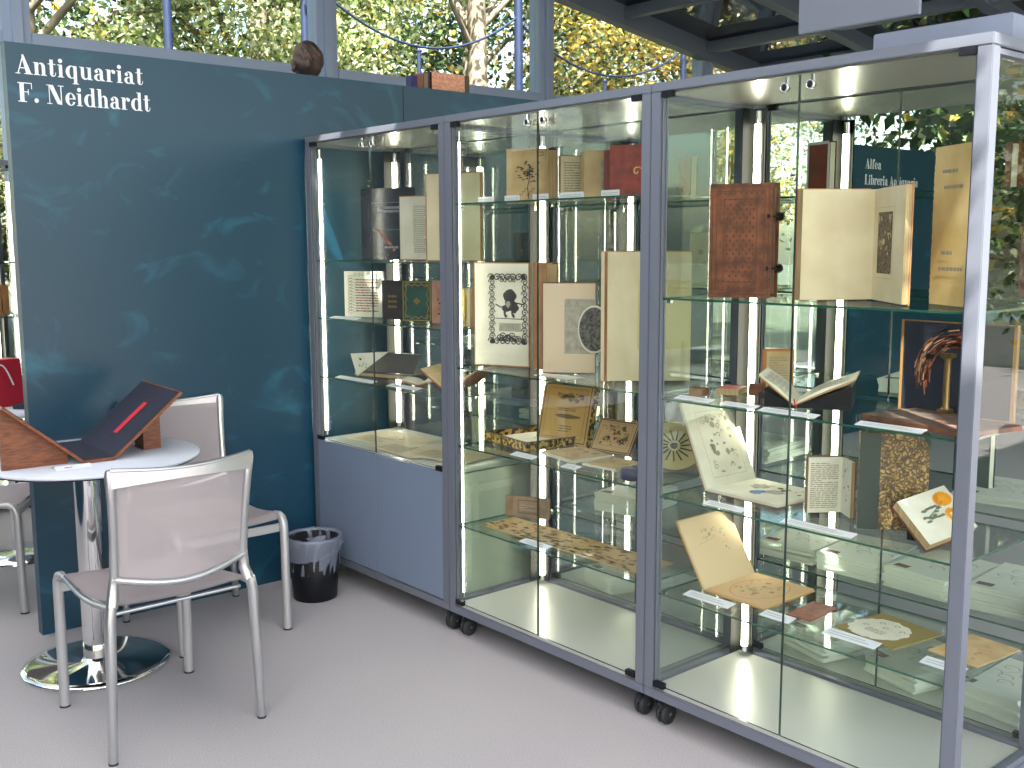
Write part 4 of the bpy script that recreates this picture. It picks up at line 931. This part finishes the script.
# ------------------------------------------------------------------ on top of the blue wall
mb = MB(); mb.box(WALX - .30, 2.2, 2.19, WALX - .051, 3.6, 2.2215, mat('ledge_grey', rgb(120, 130, 150), .5)); structure(mb.build('trim_60'))
o = empty('bronze_bust', 'dark carved bronze head resting on top of the blue wall', 'sculpture', (WALX - .16, 2.495, 2.2225), 0)
mb = MB()
def headf(u, v):
    a = 2 * PI * u; t = PI * v; r = .072
    x = r * math.sin(t) * math.cos(a); y = r * math.sin(t) * math.sin(a) * 1.02; z = .072 - r * 1.02 * math.cos(t)
    k = 1 + .06 * math.sin(7 * a + 3 * t) * math.sin(t) + .05 * math.cos(11 * t + 2 * a) * math.sin(t)
    if z < .03: k *= .93
    if y < -.02 and .03 < z < .07: k *= 1.12      # the nose side
    return (x * k * .86, y * k * .92, max(z * 1.22, 0.004))
mb.grid(headf, 28, 18, BRONZE); mb.build('head', o)
mb = MB()
for i in range(26):
    a = random.uniform(0, 2 * PI); t = random.uniform(.3, 1.3); r = .067
    p = [Vector((r * math.sin(t + j * .18) * math.cos(a + .12 * j) * .9, r * math.sin(t + j * .18) * math.sin(a + .12 * j) * .95, .088 + r * 1.2 * math.cos(t + j * .18))) for j in range(5)]
    mb.tube(p, [.004, .009, .010, .008, .003], BRONZE, 8)
mb.build('hair_locks', o)
mb = MB(); mb.tube([(.0, -.066, .052), (.004, -.078, .040), (.0, -.068, .034)], [.006, .009, .005], BRONZE, 8); mb.build('nose', o)
mb = MB(); mb.box(-.03, -.045, 0, .03, .045, .012, BRONZE, bev=.003); mb.build('base', o)
SP = [('dark blue', rgb(34, 34, 92)), ('red brown', rgb(120, 74, 58)), ('grey brown', rgb(112, 96, 84)), ('near black', rgb(50, 40, 36))]
for i, (nm, c) in enumerate(SP):
    w = (.030, .036, .026, .020)[i]; y = (2.965, 2.996, 3.034, 3.062)[i]
    b = closed_book('%s book standing on top of the blue wall' % nm, (0, 0), (0, w), 2.223, (.078, .086, .094, .102)[i], .05, mat('wallbook_%d' % i, c, .5), EDGE)
    b.location = (WALX - .135, y * 1.028, 2.223)
    b.rotation_euler = (0, 0, PI / 2)
b = closed_book('pink marbled book with cut corners lying upright on top of the blue wall', (0, 0), (0, .245), 2.223, .105, .04, MARBLEP, EDGE, 'r', lambda mb, fr, w, h: (m_rect(mb, fr, w - .03, 0, w, h, mat('dark_olive', rgb(66, 66, 50), .5)), 'leather_spine')[-1], name='marbled_book')
b.location = (WALX - .135, 3.155, 2.223); b.rotation_euler = (0, 0, PI / 2)

# ------------------------------------------------------------------ table with the book cradle
TX, TY, TZ = -3.742, 1.229, .764
o = empty('round_table', 'round white table on a chrome column beside the blue wall', 'table', (TX, TY, 0))
mb = MB(); mb.lathe([(0, TZ - .016), (.356, TZ - .016), (.362, TZ - .010)], BLACK, 72, (.014, .017, 0)); mb.lathe([(.362, TZ - .010), (.366, TZ - .007), (.366, TZ - .003), (.364, TZ), (0, TZ)], TTOP, 72, (.014, .017, 0)); mb.build('tabletop', o)
mb = MB(); mb.lathe([(.044, .02), (.044, TZ - .02)], CHROME, 40); mb.lathe([(.044, TZ - .024), (.11, TZ - .020), (.11, TZ - .016)], BLACK, 40); mb.build('column', o)
mb = MB(); mb.lathe([(.25, 0.001), (.252, .006), (.250, .012), (.22, .017), (.06, .022), (.045, .034), (.038, .036)], CHROME, 72); mb.build('foot', o)
# cradle: hinge lines along -x
o = empty('book_cradle', 'cherry wood folding book cradle lined in navy on the white table', 'book stand', (-3.588, 1.226, TZ + .0006), math.radians(-3))
th = math.atan2(.209, .246); Lw = .322; hw = .05; dep = .40; tk = .010
def wing(s):
    u = Vector((0, s * math.cos(th), math.sin(th))); n = Vector((0, -s * math.sin(th), math.cos(th)))
    b0 = Vector((0, s * (hw + .002), .001)); mb = MB()
    pts = [b0, b0 + u * Lw, b0 + u * Lw + n * tk, b0 + n * tk]
    mb.prism([tuple(p) for p in pts], (-dep, 0, 0), WOODC); wg = mb.build('wing', o)
    mb = MB(); fr = Fr(b0 + n * tk + Vector((-.006, 0, 0)), (-1, 0, 0), u, n, .0015)
    mb.poly([tuple(fr.p(0, .003)), tuple(fr.p(dep - .012, .003)), tuple(fr.p(dep - .012, Lw - .006)), tuple(fr.p(0, Lw - .006))], NAVY); mb.build('navy_lining', wg)
    if s > 0:
        mb = MB(); fr.k = .003; m_rect(mb, fr, .15, .085, .188, .235, REDC); mb.build('red_ribbon', wg, 'red ribbon strip')
        mb = MB(); fr.k = .0022; DR = mat('dark_red_line', rgb(120, 36, 48), .7); m_frame(mb, fr, .15, .245, .20, .27, .0012, DR); m_frame(mb, fr, .15, .055, .20, .08, .0012, DR); mb.build('outlined_boxes', wg)
for s in (-1, 1): wing(s)
mb = MB(); mb.box(-dep, -hw, .0005, 0, hw, tk + .001, WOODC); mb.build('spine_board', o)
mb = MB(); mb.box(-dep + .006, -hw + .002, tk + .001, -.004, hw - .002, tk + .0022, NAVY); mb.build('spine_lining', o)
mb = MB()
yy = hw + .19
mb.box(-.22, yy - .05, .0, -.12, yy + .012, .128, WOODC); mb.build('right_support', o)
mb = MB(); mb.prism([(-.05, -hw - .04, 0), (-.05, -hw - .245, 0), (-.05, -hw - .245, .206), (-.05, -hw - .04, .034)], (-.02, 0, 0), WOODC); mb.build('left_support', o)
mb = MB(); mb.prism([(0, 0, 0), (0, .032, .009), (0, .033, .008), (0, .0015, 0)], (.115, 0, 0), WHITE); mb.prism([(0, .032, .009), (0, .064, 0), (0, .0625, 0), (0, .031, .0085)], (.115, 0, 0), WHITE)
fr = Fr((0, 0, .0), (1, 0, 0), (0, .96, .27), None, .001); m_text(mb, fr, .03, .012, .08, .022, 1, REDC, .5)
c = mb.build('folded_card'); c.location = (-3.535, 1.065, TZ + .0008); c.rotation_euler = (0, 0, math.radians(84)); tag(c, 'white folded card lying on the table before the cradle', 'card')

# ------------------------------------------------------------------ chairs. local: faces -y
def chair(label, loc, rz):
    o = empty('mesh_chair', label, 'chair', loc, rz, 'aluminium mesh chairs')
    RW, FWd = .225, .212; SZ = .455
    for s in (-1, 1):
        mb = MB(); mb.tube([(s * .236, .245, .004), (s * .228, .245, .25), (s * .222, .243, .43), (s * .216, .240, .468)], [.013, .0155, .0165, .016], CASTAL, 14)
        l = mb.build('rear_leg', o); mb = MB(); mb.tube([(s * .236, .245, 0), (s * .236, .245, .006)], .014, RUB, 12); mb.build('leg_glide', l)
        mb = MB(); pts = [(s * FWd, -.252, .004), (s * FWd, -.248, .40), (s * FWd, -.244, .428), (s * FWd, -.232, .446), (s * FWd, -.212, .453), (s * FWd, -.18, .453)]
        mb.tube(pts, [.0165, .0165, .0165, .016, .014, .010], LEGAL, 14); l = mb.build('front_leg', o)
        mb = MB(); mb.tube([(s * FWd, -.252, 0), (s * FWd, -.252, .006)], .0175, RUB, 12); mb.build('leg_glide', l)
        # side rail, dipping
        mb = MB(); mb.tube([(s * FWd, -.19 + .425 * t, .454 - .022 * math.sin(PI * min(t * 1.1, 1))) for t in [i / 10 for i in range(11)]], .009, CASTAL, 10); mb.build('side_rail', o)
        # back upright with cast bracket
        mb = MB(); pts = [(s * .214, .238, .462), (s * .204, .226, .50), (s * .200, .232, .56), (s * .201, .246, .66), (s * .206, .262, .77), (s * .212, .272, .855), (s * .213, .273, .872)]
        mb.tube(pts, [.018, .017, .014, .0125, .013, .0145, .010], CASTAL, 14, flat=.8); mb.build('back_upright', o)
    mb = MB()    # top bar: a broad curved blade
    def tb(u, v):
        x = (-.212 + .424 * u); k = math.sin(PI * u); return (x, .273 + .030 * k, .872 - .012 * k - (.052 - .022 * k * 1.0) * v)
    mb.grid(lambda u, v: tb(u, v), 16, 3, CASTAL); mb.grid(lambda u, v: (tb(1 - u, v)[0], tb(1 - u, v)[1] + .010, tb(1 - u, v)[2]), 16, 3, CASTAL)
    mb.tube([tuple(Vector(tb(i / 16, 0)) + Vector((0, .005, 0))) for i in range(17)], .0065, CASTAL, 8)
    mb.build('top_bar', o)
    mb = MB(); mb.tube([(-.206 + .412 * t, .226 + .035 * math.sin(PI * t),   .545 - .034 * math.sin(PI * t)) for t in [i / 14 for i in range(15)]], [.016] + [.0125] * 13 + [.016], CASTAL, 12); mb.build('lower_back_bar', o)
    mb = MB()
    def bk(u, v): 
        k = math.sin(PI * u); z0 = .545 - .034 * k; z1 = .840; z = z0 + (z1 - z0) * v
        return (-.198 + .396 * u + (.008 * (u - .5) * 2 * v), .232 + .036 * v + .032 * k, z)
    mb.grid(bk, 16, 12, FABRIC); mb.build('back_mesh', o)
    mb = MB()
    def st(u, v):
        k = 4 * u * (1 - u); y = -.232 + .455 * v; zz = .466 - .020 * math.sin(PI * min(v * 1.1, 1)) - .010 * k
        if v < .08: zz -= (.08 - v) * .25
        return (-.205 + .41 * u, y, zz)
    mb.grid(st, 14, 14, FABRIC); mb.grid(lambda u, v: (lambda p: (p[0], p[1], p[2] - .004))(st(u, v)), 14, 14, FABRIC); mb.build('seat', o)
    mb = MB(); mb.box(-FWd, -.24, .392, FWd, -.226, .424, LEGAL, bev=.004); mb.build('front_crossbar', o)
    mb = MB(); mb.tube([(-.20, .20, .432), (.20, .20, .432)], .007, CASTAL, 8); mb.build('rear_crossbar', o)
    return o
chair('aluminium chair with pale mesh nearest the camera, its back to the viewer', (-3.20, 1.236, 0), -PI / 2)
chair('aluminium mesh chair between the table and the bin, against the wall', (-3.85, 1.705, 0), PI / 2)
chair('aluminium mesh chair cut by the left picture edge beyond the wall end', (-4.78, 1.08, 0), math.radians(150))

# ------------------------------------------------------------------ waste bin
o = empty('waste_bin', 'round black waste bin with a clear liner by the grey doors', 'waste bin', (-3.865, 2.195, 0))
mb = MB(); mb.lathe([(.0, .003), (.088, .001), (.092, .004), (.112, .262), (.108, .262), (.088, .010), (0, .010)], BLACK, 48); mb.build('bucket', o)
mb = MB(); random.seed(3)
jit = [[random.uniform(-1, 1) for _ in range(49)] for _ in range(12)]
def bag(u, v):
    i = int(round(u * 48)) % 48; j = min(int(v * 11), 11); a = 2 * PI * u
    prof = [(.100, .12), (.104, .18), (.108, .23), (.110, .262), (.113, .272), (.118, .275), (.1225, .268), (.124, .255), (.124, .240), (.123, .225), (.121, .212 + .02 * math.sin(a)), (.121, .205 + .03 * math.sin(a))]
    r, z = prof[j]; w = .0022 if j > 3 else .006
    return ((r + w * jit[j][i]) * math.cos(a), (r + w * jit[j][i]) * math.sin(a), z + .004 * jit[j][(i * 5) % 48])
mb.grid(bag, 48, 11, FILM); mb.build('clear_liner', o)
mb = MB()
for i in range(7):
    a = random.uniform(0, 6.28); c = (random.uniform(-.04, .04), random.uniform(-.04, .04), .235)
    mb.prism([(c[0] + .04 * math.cos(a + k) * random.uniform(.6, 1), c[1] + .04 * math.sin(a + k) * random.uniform(.6, 1), c[2] + random.uniform(-.02, .025)) for k in (0, 1.5, 3.1, 4.6)], (0, 0, .001), FILM)
mb.build('crumpled_wrapping', o)

# ------------------------------------------------------------------ far left: table with red bag and gilded books
o = empty('side_table', 'small white table seen past the end of the blue wall', 'table', (-5.35, 1.42, 0))
mb = MB(); mb.lathe([(0, .715), (.30, .715), (.305, .72), (.305, .733), (0, .735)], TTOP, 48); mb.build('tabletop', o)
mb = MB(); mb.lathe([(.03, .02), (.03, .715)], CHROME, 24); mb.build('column', o)
mb = MB(); mb.lathe([(.2, 0), (.2, .012), (.04, .025), (.03, .03)], CHROME, 48); mb.build('foot', o)
o = empty('red_bag', 'red shopping bag with pale handles on the far white table', 'bag', (-5.4, 1.36, .7355), .3)
mb = MB(); mb.prism([(-.10, -.13, 0), (.10, -.13, 0), (.10, .13, 0), (-.10, .13, 0)], (0, 0, .001), REDCOV)
RB = mat('red_bag_paper', rgb(170, 34, 54), .5)
mb.prism([(-.08, -.12, 0), (.08, -.12, 0), (.05, -.12, .22), (-.05, -.12, .22)], (0, .24, 0), RB); mb.build('bag_body', o)
mb = MB(); mb.tube([(.082, -.06 + .12 * t, .10 + .10 * math.sin(PI * t)) for t in [i / 10 for i in range(11)]], .004, WHITE, 8); mb.build('bag_handle', o)
flat_item('dark blue folder lying before the red bag', (-5.22 - X0, 1.40 - D), (-5.10 - X0, 1.52 - D), .7355, .1, .02, NAVY, name='folder', cat='folder')
for i, y in enumerate((1.56, 1.60, 1.64, 1.68)):
    b = closed_book(['leftmost', 'second', 'third', 'rightmost'][i] + ' brown gilt book on the shelf of the far left case', (0, 0), (0, .035), 1.1, .17, .12, TANCOV, GOLD); b.location = (-6.40, y + .02, 1.1006); b.rotation_euler = (0, 0, PI / 2); b['group'] = 'gilt books in the far left case'

# ------------------------------------------------------------------ outside: trees, lamp posts with swags
LEAF = []
for nm, c in (('leaf_green', rgb(150, 170, 106)), ('leaf_pale', rgb(206, 212, 168)), ('leaf_dark', rgb(58, 84, 46)), ('leaf_yellow', rgb(216, 188, 92))):
    m = bpy.data.materials.new(nm); m.use_nodes = True; n = m.node_tree.nodes; l = m.node_tree.links; n.remove(n['Principled BSDF'])
    a = n.new('ShaderNodeBsdfDiffuse'); a.inputs[0].default_value = c; b = n.new('ShaderNodeBsdfTranslucent'); b.inputs[0].default_value = c
    g = n.new('ShaderNodeBsdfGlossy'); g.inputs['Roughness'].default_value = .35
    x = n.new('ShaderNodeMixShader'); x.inputs[0].default_value = .35; l.new(a.outputs[0], x.inputs[1]); l.new(b.outputs[0], x.inputs[2])
    y = n.new('ShaderNodeMixShader'); y.inputs[0].default_value = .06; l.new(x.outputs[0], y.inputs[1]); l.new(g.outputs[0], y.inputs[2]); l.new(y.outputs[0], n['Material Output'].inputs[0]); LEAF.append(m)
BARK = mat('pale_bark', rgb(150, 140, 124), .9, noise=6, col2=rgb(104, 96, 84), stretch=(1, 1, .2))
def tree(label, x, y, h, crown, n, wts, trunk_r=.16, seed=1, low=2.0, sz=1.0):
    rnd = random.Random(seed); o = empty('tree', label, 'tree', (x, y, -.06), 0, 'trees outside the glazed wall')
    mb = MB(); mb.tube([(0, 0, 0), (.05, .03, h * .3), (-.03, .06, h * .6), (.02, 0, h * .9)], [trunk_r * 1.2, trunk_r, trunk_r * .75, trunk_r * .3], BARK, 14); mb.build('trunk', o)
    br = MB(); cl = []
    for i in range(110):
        a = rnd.uniform(0, 2 * PI); z = rnd.uniform(low, h * .95); r = crown * math.sqrt(max(.12, 1 - ((z - h * .55) / (h * .55)) ** 2)) * rnd.uniform(.35, 1)
        c = Vector((r * math.cos(a), r * math.sin(a), z)); cl.append((c, rnd.uniform(.28, .75)))
        if i % 4 == 0: br.tube([(0, 0, max(z - r * .6, .8)), tuple(c * .5 + Vector((0, 0, z * .5 - .2 + .0))), tuple(c)], [trunk_r * .35, trunk_r * .2, .015], BARK, 6)
    br.build('branches', o)
    mb = MB(); k = sum(wts)
    for m in LEAF: mb.mi(m)
    for i in range(int(n * 3.4)):
        c, rr = rnd.choice(cl); rr *= (1.8 if sz > 2 else 1)
        d = Vector((rnd.gauss(0, 1), rnd.gauss(0, 1), rnd.gauss(0, .75))) * rr * .52
        p = c + d; s = rnd.uniform(.022, .05) * sz
        ax = Vector((rnd.gauss(0, 1), rnd.gauss(0, 1), rnd.gauss(-.4, .7))).normalized(); q = ax.cross(Vector((rnd.gauss(0, 1), rnd.gauss(0, 1), rnd.gauss(0, 1)))).normalized()
        b0 = len(mb.v); mb.v += [tuple(p - ax * s), tuple(p + q * s * .55 - ax * s * .1), tuple(p + ax * s), tuple(p - q * s * .55 - ax * s * .1)]
        mb.f.append([b0, b0 + 1, b0 + 2, b0 + 3]); t = rnd.uniform(0, k); j = 0
        while t > wts[j] and j < 3: t -= wts[j]; j += 1
        mb.m.append(j); mb.sm.append(False)
    mb.build('foliage', o)
tree('leafy green tree outside left of the bust', -11.0, 3.2, 8.5, 2.6, 16000, (5, 4, 2, 1), .15, 11)
tree('tree with autumn leaves outside the leftmost window', -13.0, .6, 9.0, 2.8, 14000, (4, 3, 2, 3), .18, 12)
tree('pale leaved tree outside between the bust and the marbled book', -11.4, 5.9, 8.5, 2.4, 16000, (4, 5, 1.5, .6), .13, 13)
tree('tree with the thick pale trunk outside above the marbled book', -10.3, 8.22, 10, 2.4, 9000, (4, 4, 2, 1.4), .125, 14, 4.1)
tree('yellow leaved tree outside at the corner post of the glazed wall', -9.8, 11.6, 8.0, 2.4, 14000, (2, 2, 2, 5), .14, 15)
tree('dark green tree behind the eave far right', -5.5, 13.6, 8.5, 3.0, 30000, (2, .7, 7, 1), .2, 16, 1.2)
tree('broad green tree behind the second stand', -2.4, 13.8, 9, 3.0, 30000, (2, .7, 7, 1), .2, 17, 1.0, 2.1)
tree('dark tree beyond the back row, at the right picture edge', 1.2, 13.5, 8, 3.0, 26000, (2, .7, 7, 1), .2, 21, 1.0, 2.1)
tree('dense dark tree just outside the eave behind the second stand', -3.9, 12.2, 7.5, 2.2, 26000, (2, .5, 8, .6), .14, 31, .8, 2.4)
tree('dense dark tree just outside the eave at the right picture edge', .2, 12.0, 7.5, 2.2, 26000, (2, .5, 8, .6), .14, 32, .8, 2.4)
tree('low dark tree far behind the second stand', -4.2, 19.0, 9, 4.2, 18000, (2, .4, 8, 1), .25, 22, .6, 2.1)
tree('tall dense tree closing the view beyond the autumn tree', -18, 4.0, 11, 4.0, 16000, (2, .6, 8, 1), .25, 18, 1.0, 2.1)
tree('tall dense tree closing the view beyond the thick trunk', -17, 13.5, 11, 4.2, 16000, (2, .6, 8, 1), .25, 19, 1.0, 2.1)
IRON = mat('blue_iron', rgb(34, 48, 80), .5)
PY = [(3.64, 5.2, .035), (4.89, 5.2, .035), (7.38, 5.0, .045), (9.97, 4.4, .035)]
for i, (y, h, r) in enumerate(PY):
    o = empty('iron_post', ['leftmost', 'second', 'third', 'rightmost'][i] + ' tall blue iron post outside the glazed wall', 'post', (-8.5, y, -.06), 0, 'iron posts outside')
    mb = MB(); mb.tube([(0, 0, 0), (0, 0, h)], r, IRON, 12); mb.build('shaft', o)
    mb = MB(); mb.lathe([(r * 1.6, 0), (r * 1.6, .12), (r, .2)], IRON, 16); mb.build('collar', o)
    mb = MB(); mb.lathe([(r, h), (r * 1.5, h + .03), (r * 1.2, h + .08), (0, h + .11)], IRON, 16); mb.build('finial', o)
for i, (y, z) in enumerate(((6.12, 3.36), (8.65, 3.31))):
    o = empty('iron_post', ('short iron post beneath the garland between the tall ones', 'short iron post right of the third tall one')[i], 'post', (-8.5, y, -.06), 0, 'iron posts outside')
    mb = MB(); mb.tube([(0, 0, 0), (0, 0, z)], .022, IRON, 10); mb.build('shaft', o)
    mb = MB(); mb.lathe([(.022, z), (.034, z + .02), (0, z + .05)], IRON, 12); mb.build('finial', o)
def swag(y0, z0, y1, z1, sag, lab):
    mb = MB(); mb.tube([(-8.5, y0 + (y1 - y0) * t, z0 + (z1 - z0) * t - sag * 4 * t * (1 - t)) for t in [i / 24 for i in range(25)]], .012, IRON, 8)
    tag(mb.build('cable_garland'), lab, 'cable', 'iron garlands outside')
swag(4.89, 3.85, 7.38, 3.80, .47, 'dark sagging cable between the second and third tall posts')
swag(7.38, 3.75, 9.97, 3.75, .42, 'dark sagging cable right of the third tall post')
swag(3.64, 3.85, 4.89, 3.85, .2, 'dark short cable between the two left posts')
